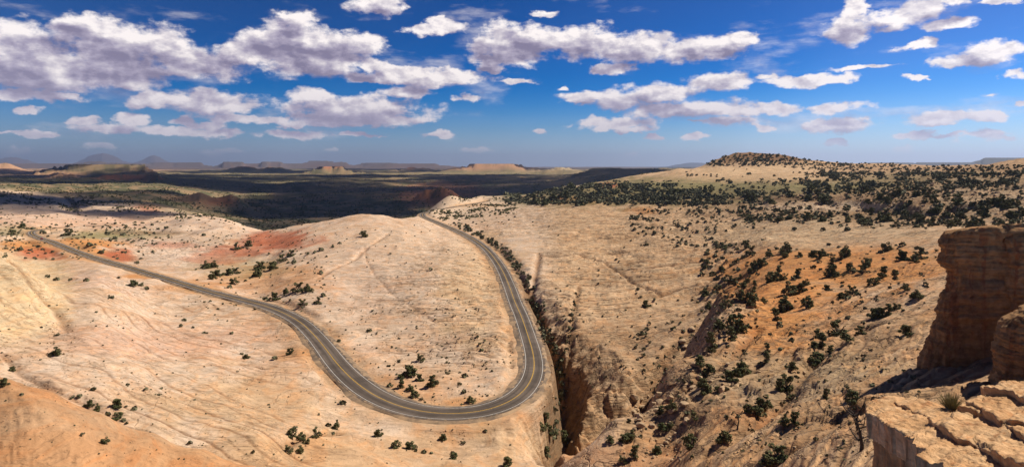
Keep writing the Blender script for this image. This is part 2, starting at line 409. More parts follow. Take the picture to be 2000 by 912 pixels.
# ------------------------------------------------------------------ relief
Vg = HOR - Zg / Yg * F           # photo row each vertex would land on, before relief
roadmask = sstep(3.0, 9.0, Droad)
wx = perlin(Xg * 0.011, Yg * 0.011, 11); wy = perlin(Xg * 0.011, Yg * 0.011, 12)
damp = sstep(60, 100, Yg) * 0.6 + 0.4
rel = 1.5 * perlin(Xg / 55, Yg / 55, 1) + 0.85 * perlin(Xg / 23 + wx, Yg / 23, 2) + 0.42 * perlin(Xg / 10, Yg / 10 + wy, 3)
rel = rel * damp
ridge = 1 - np.abs(perlin(Xg / 17 + 1.5 * wx, Yg / 17 + 1.5 * wy, 5))
rel += 0.5 * (ridge ** 3 - 0.35)
rel += 0.16 * perlin(Xg / 4.1, Yg / 4.1, 6) + 0.07 * perlin(Xg / 1.7, Yg / 1.7, 7)
knob = (1 - sstep(520, 640, Ug)) * sstep(275, 330, Yg) * (1 - sstep(800, 1000, Yg))
rel += knob * (3.4 * (1 - np.abs(perlin(Xg / 46, Yg / 60, 15))) ** 2 + 1.3 * perlin(Xg / 19, Yg / 24, 16) - 2.0)
# broad rolling of the far plain
farm = sstep(600, 1500, Yg)
rel += farm * (9 * perlin(Xg / 420, Yg / 420, 8) + 5 * perlin(Xg / 170 + wx, Yg / 170, 9) + 2.2 * perlin(Xg / 70, Yg / 70, 10) - 6 * np.abs(perlin(Xg / 300, Yg / 300, 13)) + 3)
rel += sstep(3000, 9000, Yg) * (22 * perlin(Xg / 1500, Yg / 1500, 14))

# rough broken country: right-hand rubble bands, near right slope
def blob(u, v, ru, rv, soft=0.5, nz=None):
    d = np.sqrt(((Ug - u) / ru) ** 2 + ((Vg - v) / rv) ** 2)
    if nz is not None: d = d + nz
    return 1 - sstep(1 - soft, 1 + soft, d)
nA = fbm(Ug / 60 + 0 * Yg, LY[:, None] * 12, 3, 21) * 0.45
right = sstep(1180, 1420, Ug)
rub = np.clip(blob(1690, 395, 330, 34, 0.4, nA) + blob(1920, 380, 160, 50, 0.4, nA) + blob(1330, 470, 140, 60, 0.5, nA) * 0.7 + blob(1420, 600, 60, 60, .5, nA) + blob(1290, 830, 90, 70, 0.5, nA) * 0.7 + blob(1400, 740, 90, 70, 0.5, nA) * 0.5 + blob(1640, 760, 200, 120, 0.5, nA) * .5, 0, 1)
terr = fbm(Xg / 9, Yg / 9, 3, 31)
rel += rub * (1.1 * np.round(terr * 2.2) / 2.2 + 0.35 * np.abs(perlin(Xg / 2.2, Yg / 2.2, 33)))
# ledge that runs across the right-hand slope (a step of about three units)
bench_v = 408 + 14 * np.sin(Ug / 90) + 10 * perlin(Ug / 70, Ug * 0, 35)
step = sstep(-5, 2.5, bench_v - Vg) * sstep(1440, 1540, Ug) * (1 - sstep(300, 600, Yg) * .5)
rel += step * 3.6 * sstep(200, 260, Yg)

# bedding: long grooves and low risers in the bare rock
def beds(nx, ny, sp, warp, seed, gw, depth, saw):
    q = (Xg * nx + Yg * ny) / sp + warp * perlin(Xg / 30, Yg / 30, seed) + 0.35 * warp * perlin(Xg / 11, Yg / 11, seed + 1) + 0.05 * perlin(Xg / 2.5, Yg / 2.5, seed + 2)
    k = np.floor(q); f = q - k
    amp = 0.68 + 0.75 * perlin(k * 0.731 + Xg / 65, k * 1.37 + Yg / 60, seed + 3)
    amp = np.clip(amp, 0, 1.3)
    g = np.exp(-((f - 0.5) / gw) ** 2) * amp
    tooth = (0.5 - f)
    return -depth * g + saw * tooth * amp, g
slick_r = np.clip(sstep(1020, 1090, Ug) * (1 - sstep(1330, 1520, Ug)) * sstep(116, 128, Yg) * (1 - sstep(480, 650, Yg)) + 0.8 * sstep(1000, 1080, Ug) * (1 - sstep(1300, 1400, Ug)) * sstep(300, 400, Yg) * (1 - sstep(600, 800, Yg)), 0, 1)
slick_r = np.maximum(slick_r, sstep(880, 960, Ug) * (1 - sstep(1100, 1200, Ug)) * sstep(330, 400, Yg) * (1 - sstep(600, 800, Yg)) * (Droad > 6))
slick_m = sstep(560, 760, Ug) * (1 - sstep(960, 1010, Ug)) * sstep(112, 150, Yg) * (1 - sstep(430, 560, Yg)) * (0.25 + 0.75 * blob(900, 600, 170, 120, 0.6, nA))
slick_l = (1 - sstep(520, 760, Ug)) * sstep(60, 80, Yg) * (1 - sstep(200, 260, Yg))
slick_n = sstep(1250, 1450, Ug) * (1 - sstep(90, 200, Yg)) 
b1, g1 = beds(-0.28, 0.96, 3.4, 0.9, 41, 0.12, 0.9, 0.7)
b1b, g1b = beds(-0.20, 1.0, 1.7, 1.1, 46, 0.14, 0.28, 0.24)
b2, g2 = beds(0.12, 1.0, 3.8, 1.4, 51, 0.10, 0.95, 0.8)
b3, g3 = beds(0.45, 0.9, 5.0, 0.9, 56, 0.06, 0.12, 0.14)
b4, g4 = beds(-0.62, 0.78, 2.6, 1.3, 61, 0.10, 0.45, 0.45)
msk = sstep(2.8, 6, Droad)
slick_r = slick_r * (0.30 + 0.70 * sstep(6, 15, np.where(Dchu > 13, 99, Dchu))) * (0.3 + .7 * sstep(2, 7, np.where(Dcan > 13, 99, Dcan)))
bL, gL = beds(-0.16, 0.98, 8.5, 0.8, 171, 0.16, 1.9, 1.0)
bM, gM = beds(-0.10, 1.0, 7.5, 0.9, 176, 0.13, 1.1, 0.8)
fw = sstep(135, 210, Yg)
rel += msk * (slick_r * (b1 * (1 - .7 * fw) + bL * fw + 0.8 * b1b * (1 - .6 * fw)) + slick_m * (b2 * (1 - .6 * fw) + bM * fw + .5 * b1b) + slick_l * (b3 + 0.25 * b1b) + slick_n * b4 * 0.8)
crack = np.clip(slick_r * np.maximum(np.maximum(g1, 0.55 * g1b) * (1 - .7 * fw), gL * fw) + slick_m * np.maximum(np.maximum(g2, .4 * g1b) * (1 - .6 * fw), .8 * gM * fw) + 0.7 * slick_l * g3 + 0.7 * slick_n * g4, 0, 1)
# a few long joints that cut across the beds (photo column, row, distance)
JOINTS = [([(1052,500,290),(1046,530,240),(1036,560,215),(1025,585,196)],1.3,1.4),([(1130,560,222),(1122,600,192),(1115,650,168),(1108,700,149),(1100,730,138)],0.9,0.9),
          ([(1130,505,285),(1180,520,265),(1240,560,225),(1290,570,205)],0.8,1.0),([(1400,600,160),(1330,680,150),(1270,770,135),(1240,830,122)],1.2,1.2),
          ([(0,705,108),(60,760,97),(125,790,92),(230,835,88)],0.7,0.45),
          ([(655,830,100),(590,845,95),(560,880,90)],0.9,0.9),([(1395,880,56),(1440,850,57),(1490,803,61),(1545,752,69),(1620,690,83),(1700,638,90)],1.3,1.5),([(1520,905,46),(1600,850,46),(1680,800,49)],1.2,1.0),([(1300,820,77),(1390,745,82),(1440,690,91),(1480,640,104)],1.0,1.0),([(712,490,300),(722,525,252),(755,560,216),(800,600,188),(850,625,173)],0.6,0.3),([(20,492,168),(60,545,156),(108,600,148),(135,645,134)],1.2,0.7),([(465,690,137),(520,715,130)],0.5,0.5),([(620,540,230),(690,505,270),(760,455,350)],0.9,0.8)]
for pts, w_, dep in JOINTS:
    ln = spline([((u - 1000) / F * Y, Y, 0, w_) for u, v, Y in pts], 0.7)
    Dj, _, _ = near_line(ln, 6)
    rel -= dep * np.exp(-(Dj / w_) ** 2)
    crack = np.maximum(crack, 0.6 * np.exp(-(Dj / (w_ * .7)) ** 2))
calm = sstep(500, 560, Yg) * (1 - sstep(930, 1000, Yg)) * sstep(770, 810, Ug) * (1 - sstep(980, 1030, Ug))
Zg += rel * (0.2 + 0.8 * roadmask) * (1 - .8 * calm)

# the butte on the skyline and its neighbours, far mesas and mountains: (columns, crest row, distance, depth, shape)
def rise(u0, u1, vtop, Yc, thick, edge, seed, namp=0.25, shape='mesa', e2=None):
    n = perlin(Ug / max(10, (u1 - u0) / 5), LY[:, None] * 25 + 0 * Ug, seed) * namp
    n2 = perlin(Ug / max(4, (u1 - u0) / 22), LY[:, None] * 60 + 0 * Ug, seed + 1) * namp * .5
    du = np.minimum((Ug - u0) / edge, (u1 - Ug) / (e2 or edge))
    dy = 1 - np.abs(Yg - Yc) / thick
    if shape == 'mesa':
        m = np.minimum(du + n + n2, dy * 3 + n)
        k = 0.55 * sstep(0, 0.75, m) + 0.45 * sstep(0.7, 0.95, m)
    else:
        k = np.clip(np.minimum(du, 1) * np.clip(dy, 0, 1) * (1 + n + n2), 0, 1.1)
        k = k * k * (3 - 2 * np.clip(k, 0, 1))
    top = -(vtop - HOR) / F * Yc
    return k, top
RISES = [(1318,1720,318,985,110,90,71,.12,'dome',90),(1366,1650,298.5,985,70,75,70,.16,'dome',175),(1270,1420,330,960,70,60,72,.2,'dome'),(1560,1860,321,1080,70,120,88,.15,'dome'),
 (850,1075,320.5,6800,900,90,73,.4,'mesa'),(1040,1150,327,5600,600,60,74,.3,'mesa'),(1108,1300,328.5,3300,500,60,75,.3,'mesa',110),
 (60,310,322,4300,900,90,76,.6,'mesa',60),(-320,70,318.5,5000,500,60,89,.3,'dome'),
 (180,335,341,2550,180,30,77,.5,'mesa'),(60,180,338,2700,160,50,67,.5,'dome'),(325,455,374.5,1180,130,75,78,.1,'dome'),(395,505,378.5,1230,120,60,69,.1,'dome'),
 (790,930,364,1500,170,70,79,.25,'dome'),(400,600,326,6500,600,80,80,.6,'dome'),(590,700,325.5,6000,500,50,81,.6,'mesa'),(740,870,327,7000,600,60,82,.6,'dome'),
 (-300,330,320,17000,2200,60,83,.3,'mesa'),(145,250,316,16000,1300,30,66,.5,'mesa',60),(270,420,318,18000,1800,30,65,.5,'mesa'),(425,485,317,15500,1500,12,64,.4,'mesa'),(495,565,316.5,16000,1500,18,63,.4,'mesa'),
 (400,720,320,17000,2000,50,84,.4,'mesa'),(590,690,315,19000,2000,22,85,.4,'mesa',60),(680,800,318.5,19000,2000,40,62,.4,'mesa'),(700,900,320,17000,2000,60,86,.4,'mesa'),
 (110,290,297.5,33000,3500,90,87,.12,'dome'),(245,355,303.5,33000,3500,52,90,.15,'dome'),(-60,110,307,33000,3500,80,91,.15,'dome'),
 (1290,1430,318,27000,3500,60,92,.1,'dome'),(1640,1830,318.5,10500,1400,60,93,.2,'mesa'),(1770,1960,318,9500,1300,25,94,.2,'mesa'),(1895,2320,309.5,8600,1200,28,95,.2,'mesa')]
masks = []
for r in RISES:
    k, top = rise(*r)
    Zn = Zg + np.maximum(top - Zg, 0) * np.clip(k, 0, 1.1)
    masks.append(k if r[3] > 900 else k)
    Zg = Zn.astype(np.float32)

# canyon, then road bench
wv = 0.55 * fbm(Xg / 4.5, Yg / 4.5, 4, 97)
Zg -= np.clip(1.25 - (Dcan + wv * 1.2) / (Wcan + .05), 0, 1) ** 0.8 * Ecan * 0.5 * (0.95 + 0.2 * perlin(Xg / 5, Yg / 5, 98)) * (Dcan < 14)
Zg -= np.clip(1.0 - (Dcan + wv * 2.5) / (2.7 * Wcan + 2.2), 0, 1) * Ecan * 0.60 * (Dcan < 14)
Zg -= np.clip(1.12 - (Dchu + wv * 1.6) / (Wchu + .05), 0, 1) ** 0.85 * Echu * (0.95 + 0.2 * perlin(Xg / 4, Yg / 4, 99)) * (Dchu < 14)
hw = Wroad / 2 + 2.1
m = sstep(0, 1, (Droad - hw) / (2.2 + 3.5 * sstep(150, 400, Yg)))
m = np.where(Droad > 15.5, 1, m)
Zg = Zg * m + (Eroad - 0.22) * (1 - m)
m2 = np.where(Dfar > 29, 1, sstep(4, 22, Dfar))
Zg = Zg * m2 + (Efar - 0.3) * (1 - m2)
Zg = Zg.astype(np.float32)
Vg = HOR - Zg / Yg * F
# first visible surface per column: running minimum of the rows seen so far
Vmin = np.minimum.accumulate(Vg, axis=0)

def ground(u, v):
    """Where the sight line through a photo pixel first meets the ground (layout units)."""
    c = int(round((u + 300) / 2600 * (NU - 1)))
    c = min(max(c, 0), NU - 1)
    col = Vmin[:, c]
    i = int(np.searchsorted(-col, -v))
    if i <= 0 or i >= NR: return None
    i0_ = i - 1
    a, b = Vg[i0_, c], Vg[i, c]
    t = 0 if a == b else np.clip((a - v) / (a - b), 0, 1)
    Y = Yr[i0_] + t * (Yr[i] - Yr[i0_]); z = Zg[i0_, c] + t * (Zg[i, c] - Zg[i0_, c])
    return ((u - 1000) / F * Y, float(Y), float(z))
def zat(x, y):
    """Ground height under a point (layout units)."""
    u = 1000 + x / y * F
    c = min(max((u + 300) / 2600 * (NU - 1), 0), NU - 1.001); r = min(max(np.interp(y, Yr, np.arange(NR)), 0), NR - 1.001)
    c0, q0 = int(c), int(r); a, b = c - c0, r - q0
    return float((Zg[q0, c0] * (1 - a) + Zg[q0, c0 + 1] * a) * (1 - b) + (Zg[q0 + 1, c0] * (1 - a) + Zg[q0 + 1, c0 + 1] * a) * b)

# ------------------------------------------------------------------ rock, soil and plant colours of the ground, plus a painted cloud shadow
n1 = fbm(Ug / 45, LY[:, None] * 16, 4, 101); n2 = fbm(Xg / 14, Yg / 14, 4, 105); n3 = fbm(Xg / 60, Yg / 60, 3, 109)
C = np.empty((NR, NU, 3), np.float32)
C[:] = (0.56, 0.42, 0.30)
def paint(mask, col, k=1.0):
    global C
    w = (np.clip(mask, 0, 1) * k)[..., None]
    C = C * (1 - w) + np.array(col, np.float32) * w
nb = n1 * 0.30 + n2 * 0.28
near = 1 - sstep(560, 800, Yg)
# pinkish cream of the slickrock left and centre, tan greys on the right
paint((1 - sstep(900, 1050, Ug)) * near, (0.60, 0.435, 0.305), 0.8)
paint(np.clip(n3 * 1.2, 0, 1) * (1 - sstep(900, 1050, Ug)) * near, (0.60, 0.425, 0.325), 0.7)
paint(sstep(0.05, 0.5, n2) * near, (0.61, 0.475, 0.36), 0.6)
paint(sstep(0.1, 0.6, -n2) * near, (0.50, 0.315, 0.185), 0.5)
paint(blob(30, 575, 110, 95, .25, nb * .5), (0.60, 0.45, 0.27), 0.85)
paint(blob(300, 665, 190, 34, .5, nb), (0.56, 0.35, 0.24), 0.6)
paint(blob(690, 560, 110, 70, .5, nb), (0.55, 0.42, 0.32), 0.55)
paint(blob(930, 560, 70, 110, .5, nb), (0.55, 0.39, 0.225), 0.6)
paint(blob(840, 480, 80, 40, .5, nb), (0.61, 0.46, 0.33), 0.6)
paint(sstep(1030, 1120, Ug) * sstep(112, 130, Yg), (0.53, 0.365, 0.22), 0.9)
paint(sstep(1060, 1120, Ug) * (1 - sstep(150, 200, Yg)) * sstep(108, 118, Yg), (0.41, 0.27, 0.16), 0.75)
paint(sstep(1100, 1300, Ug) * (1 - sstep(80, 130, Yg)), (0.44, 0.265, 0.135), 0.9)
paint(sstep(1480, 1600, Ug) * sstep(190, 260, Yg), (0.36, 0.225, 0.118), 0.8)
paint(sstep(0.1, 0.5, n2 + 0.3 * n3) * sstep(1050, 1150, Ug), (0.52, 0.355, 0.215), 0.5)
paint(sstep(0.1, 0.5, -n2 + 0.4 * n3) * sstep(1050, 1150, Ug), (0.40, 0.255, 0.14), 0.55)
# near left hill: orange; with greyer and ochre streaks
lh = (1 - sstep(74, 79, Yg + 1.5 * n2)) * (1 - sstep(620, 760, Ug))
paint(lh, (0.46, 0.245, 0.115), 0.95); paint(lh * sstep(-0.1, 0.4, n2), (0.43, 0.29, 0.175), 0.5); paint(lh * sstep(0, .35, n3 - n2 * .5), (0.45, 0.19, 0.075), .75)
paint(blob(650, 890, 420, 45, .6, nb) * (Yg > 74), (0.50, 0.315, 0.17), 0.8)
paint(blob(470, 790, 190, 70, .6, nb), (0.51, 0.335, 0.185), 0.7)
paint(blob(560, 700, 70, 60, .6, nb), (0.54, 0.33, 0.19), 0.5)
# patches by place: column, row, half width, half height, colour, strength
RED = (0.42, 0.125, 0.058); ORG = (0.52, 0.245, 0.085); YEL = (0.50, 0.36, 0.17); GRN = (0.23, 0.205, 0.095); WHT = (0.64, 0.50, 0.39); PNK = (0.52, 0.32, 0.22)
PATCHES = [
 (78,496,46,12,RED,.9),(230,499,34,15,RED,.95),(335,479,42,7,RED,.55),(540,470,72,17,RED,.9),(470,490,70,11,RED,.75),(420,505,60,9,RED,.5),
 (130,478,110,10,ORG,.95),(180,492,50,9,ORG,.9),(60,480,60,12,ORG,.8),(280,540,50,5,ORG,.9),(205,505,60,8,ORG,.7),(380,560,60,12,ORG,.5),(520,545,120,28,ORG,.55),
 (460,520,90,22,GRN,.45),(240,458,90,9,GRN,.7),(180,462,60,7,GRN,.7),(300,455,70,4,(.25,.17,.1),.8),(30,450,60,12,GRN,.6),
 (330,490,90,24,WHT,.75),(420,440,120,16,WHT,.5),(120,430,160,16,PNK,.6),(90,415,140,18,WHT,.4),(570,690,40,14,ORG,.5),
 (770,760,110,30,ORG,.45),(930,790,70,14,ORG,.5),(1020,820,60,20,(.46,.22,.10),.6),(1000,860,90,45,(.50,.335,.19),.6),
 (1640,518,230,50,ORG,1),(1500,560,100,46,ORG,1),(1510,640,80,55,ORG,.95),(1580,600,80,30,ORG,.6),(1600,720,160,30,(.42,.28,.15),.6),
 (1560,760,260,60,(.36,.265,.165),.6),(1480,860,170,60,(.44,.225,.10),.75),(1300,830,90,40,(.42,.27,.15),.7),(1240,895,170,26,(.45,.24,.12),.7),
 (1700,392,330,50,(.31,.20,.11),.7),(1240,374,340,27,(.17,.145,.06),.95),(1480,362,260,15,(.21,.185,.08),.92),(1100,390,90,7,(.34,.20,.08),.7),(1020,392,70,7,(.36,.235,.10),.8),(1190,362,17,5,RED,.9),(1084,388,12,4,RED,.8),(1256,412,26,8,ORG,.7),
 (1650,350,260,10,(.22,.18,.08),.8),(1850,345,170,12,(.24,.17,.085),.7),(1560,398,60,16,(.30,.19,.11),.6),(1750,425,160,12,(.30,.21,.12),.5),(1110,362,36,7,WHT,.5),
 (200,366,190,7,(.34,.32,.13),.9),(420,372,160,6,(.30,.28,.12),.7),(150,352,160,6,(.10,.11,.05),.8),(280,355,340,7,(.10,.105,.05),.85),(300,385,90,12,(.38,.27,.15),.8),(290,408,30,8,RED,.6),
 (1500,340,170,16,(.52,.36,.21),.9),(1490,306,150,11,(.19,.105,.05),1),(1620,322,50,10,(.48,.32,.18),.7),(1420,312,45,8,(.30,.18,.09),.7)]
PATCHES.sort(key=lambda p_: (p_[4] is RED) * 2 + (p_[4] is ORG and p_[3] < 15))
for u, v, ru, rv, col, k in PATCHES:
    lim = (Yg > 60)
    paint(blob(u, v, ru, rv, .45, nb) * lim, col, k)
# far plain: red-brown earth and olive scrub
pl = sstep(620, 900, Yg) * (1 - sstep(1000, 1180, Ug + 60 * n1)) * sstep(340, 560, Ug + sstep(700, 1400, Yg) * 500)
paint(pl, (0.215, 0.175, 0.10), 0.95)
farall = sstep(1150, 1500, Yg)
paint(farall, (0.215, 0.175, 0.10), 0.9)
paint(pl * sstep(-.1, .35, n1) , (0.13, 0.13, 0.065), .85)
paint(pl * sstep(.12, .45, -n1), (0.30, 0.21, 0.12), .6)
paint(farall * sstep(-.2, .35, n1 + .3 * n3), (0.12, 0.125, 0.065), .75)
paint(sstep(1500, 1900, Yg) * (Ug < 1330) * (1 - sstep(7000, 9000, Yg)) * sstep(-.55, .1, n1 + .3 * n3), (0.19, 0.15, 0.085), .8)
paint(pl * sstep(.05, .4, -n1 - .3 * n3), (0.30, 0.205, 0.115), .6)
paint(pl * sstep(.1, .4, n1 - .4 * n2), (0.10, 0.10, 0.05), .7)
paint(blob(860, 382, 90, 22, .5, nb) * (Yg > 1200), (0.30, 0.115, 0.06), .9)
paint(blob(190, 329, 150, 10, .4, nb) * (Yg > 3700) * (Yg < 4900), (0.12, 0.095, 0.065), .9)  # long mesa at far left: its cloud shadow painted in as dark brown
paint(blob(250, 352, 420, 11, .5, nb) * (Yg > 1600), (0.14, 0.128, 0.068), .9)
paint(blob(110, 341, 80, 4, .4, nb) * (Yg > 2300) * (Yg < 2900), (0.46, 0.22, 0.12), .8)
paint(blob(400, 385, 62, 15, .5, nb) * (Yg > 1000) * (Yg < 1300), (0.36, 0.21, 0.115), .9)
paint(blob(435, 392, 34, 9, .5, nb) * (Yg > 1000) * (Yg < 1300), (0.26, 0.11, 0.06), .8)
paint(blob(262, 347, 78, 5.5, .4, nb) * (Yg > 2200) * (Yg < 2800), (0.46, 0.17, 0.08), .95)
paint(blob(110, 343, 60, 5, .5, nb) * (Yg > 1800), (0.45, 0.26, 0.15), .9)
paint(blob(10, 330, 70, 12, .5, nb) * (Yg > 2500), (0.55, 0.33, 0.20), .9)
paint(blob(320, 331, 60, 5, .5, nb) * (Yg > 3000), (0.45, 0.27, 0.16), .9)
paint(blob(430, 336, 160, 4, .5, nb) * (Yg > 5200), (0.36, 0.30, 0.14), .6)
paint(blob(500, 323, 60, 3.5, .5, nb) * (Yg > 4000), (0.46, 0.20, 0.11), .9)
paint(blob(640, 323, 46, 3.5, .5, nb) * (Yg > 4000), (0.46, 0.19, 0.10), .9)
paint(blob(800, 326, 60, 3, .5, nb) * (Yg > 4000), (0.45, 0.21, 0.12), .9)
paint(blob(955, 326, 110, 7, .5, nb) * (Yg > 5000), (0.45, 0.26, 0.15), .95)
paint(blob(1120, 329, 60, 3.5, .5, nb) * (Yg > 2500), (0.45, 0.36, 0.22), .9)
paint(blob(900, 338, 220, 4, .5, nb) * (Yg > 3000), (0.30, 0.25, 0.12), .5)
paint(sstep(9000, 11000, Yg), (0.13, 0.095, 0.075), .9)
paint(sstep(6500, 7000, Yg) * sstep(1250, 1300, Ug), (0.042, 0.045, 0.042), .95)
paint(blob(895, 402, 105, 27, .35, nb * .4) * (Yg > 500) * (Yg < 985), (0.60, 0.46, 0.33), .95)
paint(blob(930, 401, 50, 4, .5, nb) * (Yg > 600) * (Yg < 985), (0.47, 0.27, 0.13), .5)
paint(blob(1620, 403, 135, 9, .4, nb), (0.54, 0.41, 0.285), .85)
paint(blob(1600, 387, 180, 4, .4, nb), (0.20, 0.12, 0.065), .8)
paint(blob(1580, 456, 215, 28, .4, nb), (0.52, 0.375, 0.23), .85)
paint(blob(1920, 385, 110, 34, .5, nb), (0.46, 0.335, 0.215), .7)
paint(blob(1490, 337, 120, 15, .4, nb) * (Yg > 800), (0.55, 0.39, 0.235), .9)
# road verges and the canyon bed
paint((1 - sstep(4.0, 9.0, Droad + 1.2 * n2)) * (Yg > 100), (0.48, 0.285, 0.14), .55)
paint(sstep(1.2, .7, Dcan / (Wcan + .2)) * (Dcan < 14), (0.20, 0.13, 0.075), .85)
# dark varnish in the joints
C *= (1 - 0.78 * crack[..., None] * np.array([0.8, 0.95, 1.05], np.float32))
C *= 1 + 0.10 * perlin(Xg / 3.3, Yg / 3.3, 120)[..., None]
C = np.clip(C, 0.02, 0.75).astype(np.float32)
poly = np.clip(rub * .9 + blob(1540, 455, 200, 40, .5, nA) + blob(1330, 430, 160, 40, .5, nA) * .6 + 0.9 * blob(330, 490, 110, 34, .5, nA), 0, 1) * (1 - sstep(900, 1100, Yg))

# ------------------------------------------------------------------ ground mesh and material
def mat_new(name, rough=0.95):
    m_ = bpy.data.materials.new(name); m_.use_nodes = True
    t = m_.node_tree
    b = t.nodes['Principled BSDF']
    b.inputs['Roughness'].default_value = rough
    b.inputs['Specular IOR Level'].default_value = 0.15
    return m_, NT(t), b

def ground_material():
    m_, N, b = mat_new('desert_ground')
    t = m_.node_tree
    at = N.n('ShaderNodeAttribute', attribute_name='soil')
    pa = N.n('ShaderNodeAttribute', attribute_name='joints')
    tc = N.n('ShaderNodeTexCoord'); Pp = tc.outputs['Object']
    grain = N.noise(Pp, 0.55, 8, 0.62)
    patch = N.noise(Pp, 0.045, 6, 0.6)
    st = N.vec('MULTIPLY', Pp, (0.10, 0.42, 1.6))
    streak = N.noise(st, 0.55, 7, 0.6, dist=0.8)
    st2 = N.vec('MULTIPLY', Pp, (0.30, 0.16, 1.1))
    streak2 = N.noise(st2, 0.5, 6, 0.6, dist=1.2)
    k = N.math('ADD', N.math('MULTIPLY', grain.outputs[0], 0.55), N.math('MULTIPLY', streak.outputs[0], 0.75))
    k = N.math('ADD', k, N.math('MULTIPLY', patch.outputs[0], 0.5))
    f = N.rmap(k, 0.62, 1.18, 0.72, 1.22, False)
    c = N.scale(at.outputs['Color'], f)
    tint = N.mix(N.rmap(streak2.outputs[0], 0.42, 0.66), (1.0, 1.0, 1.0, 1), (1.06, 0.92, 0.80, 1))
    c = N.mix(1.0, c, tint, 'MULTIPLY')
    vor = N.n('ShaderNodeTexVoronoi', feature='DISTANCE_TO_EDGE', voronoi_dimensions='3D')
    wob = N.vec('ADD', N.vec('MULTIPLY', Pp, (0.75, 1.0, 1.0)), N.scale(N.noise(Pp, 0.3, 3, 0.6).outputs['Color'], 2.2))
    t.links.new(wob, vor.inputs['Vector']); vor.inputs['Scale'].default_value = 0.20
    vor2 = N.n('ShaderNodeTexVoronoi', feature='DISTANCE_TO_EDGE', voronoi_dimensions='3D')
    t.links.new(wob, vor2.inputs['Vector']); vor2.inputs['Scale'].default_value = 0.075
    cell = N.math('MINIMUM', N.rmap(vor.outputs['Distance'], 0.0, 0.09), N.rmap(vor2.outputs['Distance'], 0.0, 0.05))
    cell = N.math('MULTIPLY', N.math('SUBTRACT', 1.0, cell), pa.outputs['Fac'])
    c = N.mix(N.math('MULTIPLY', cell, 0.55), c, (0.12, 0.08, 0.05, 1))
    bd = N.n('ShaderNodeAttribute', attribute_name='bedding')
    def hair(scl, base, lo, seed_off, det=5):
        q = N.vec('ADD', N.vec('MULTIPLY', Pp, scl), (seed_off, seed_off * 2.3, 0))
        n_ = N.noise(q, base, det, 0.55, dist=0.35)
        ln = N.math('SUBTRACT', 1.0, N.rmap(N.math('ABSOLUTE', N.math('SUBTRACT', n_.outputs[0], 0.5)), 0.0, lo))
        mk = N.rmap(N.noise(N.vec('ADD', Pp, (seed_off, 3, 1)), 0.06, 4, 0.6).outputs[0], 0.42, 0.56)
        return N.math('MULTIPLY', ln, mk)
    hl = N.math('MAXIMUM', hair((0.14, 0.62, 0.9), 0.26, 0.030, 3.1), hair((0.10, 0.50, 0.8), 0.55, 0.034, 17.7))
    hl = N.math('MAXIMUM', hl, N.math('MULTIPLY', hair((0.55, 0.25, 0.5), 0.16, 0.016, 41.3), 0.9))
    hl = N.math('MULTIPLY', hl, bd.outputs['Fac'])
    c = N.mix(N.math('MULTIPLY', hl, 0.72), c, (0.13, 0.085, 0.05, 1))
    pit = N.rmap(N.noise(Pp, 0.9, 4, 0.6).outputs[0], 0.60, 0.68)
    c = N.mix(N.math('MULTIPLY', pit, 0.30), c, (0.20, 0.12, 0.06, 1))
    t.links.new(c, b.inputs['Base Color'])
    hgt = N.math('ADD', N.math('MULTIPLY', grain.outputs[0], 0.7), N.math('MULTIPLY', streak.outputs[0], 1.1))
    hgt = N.math('ADD', hgt, N.math('MULTIPLY', streak2.outputs[0], 0.7))
    hgt = N.math('SUBTRACT', hgt, N.math('MAXIMUM', N.math('MULTIPLY', cell, 0.6), N.math('MULTIPLY', hl, 0.5)))
    hgt = N.math('SUBTRACT', hgt, N.math('MULTIPLY', pit, 0.25))
    bp = N.n('ShaderNodeBump'); bp.inputs['Strength'].default_value = 0.7; bp.inputs['Distance'].default_value = 0.55
    t.links.new(hgt, bp.inputs['Height']); t.links.new(bp.outputs[0], b.inputs['Normal'])
    return m_
M_GROUND = ground_material()
idx = np.arange(NR * NU, dtype=np.int32).reshape(NR, NU)
fc = np.stack([idx[:-1, :-1], idx[:-1, 1:], idx[1:, 1:], idx[1:, :-1]], -1).reshape(-1, 4)
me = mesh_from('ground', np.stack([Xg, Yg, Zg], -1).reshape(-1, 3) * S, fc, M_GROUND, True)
a_ = me.attributes.new('soil', 'FLOAT_COLOR', 'POINT')
a_.data.foreach_set('color', np.concatenate([C.reshape(-1, 3), np.ones((NR * NU, 1), np.float32)], 1).ravel())
a_ = me.attributes.new('joints', 'FLOAT', 'POINT')
a_.data.foreach_set('value', poly.astype(np.float32).ravel())
bedding = np.clip(0.34 + .8 * slick_r + .65 * slick_m + .25 * slick_l + .3 * slick_n + .6 * sstep(1060, 1120, Ug), 0, 1) * (1 - sstep(700, 1200, Yg))
a_ = me.attributes.new('bedding', 'FLOAT', 'POINT')
a_.data.foreach_set('value', bedding.astype(np.float32).ravel())
tag(obj('ground', me), 'pale and orange desert sandstone terrain under the road', kind='structure')

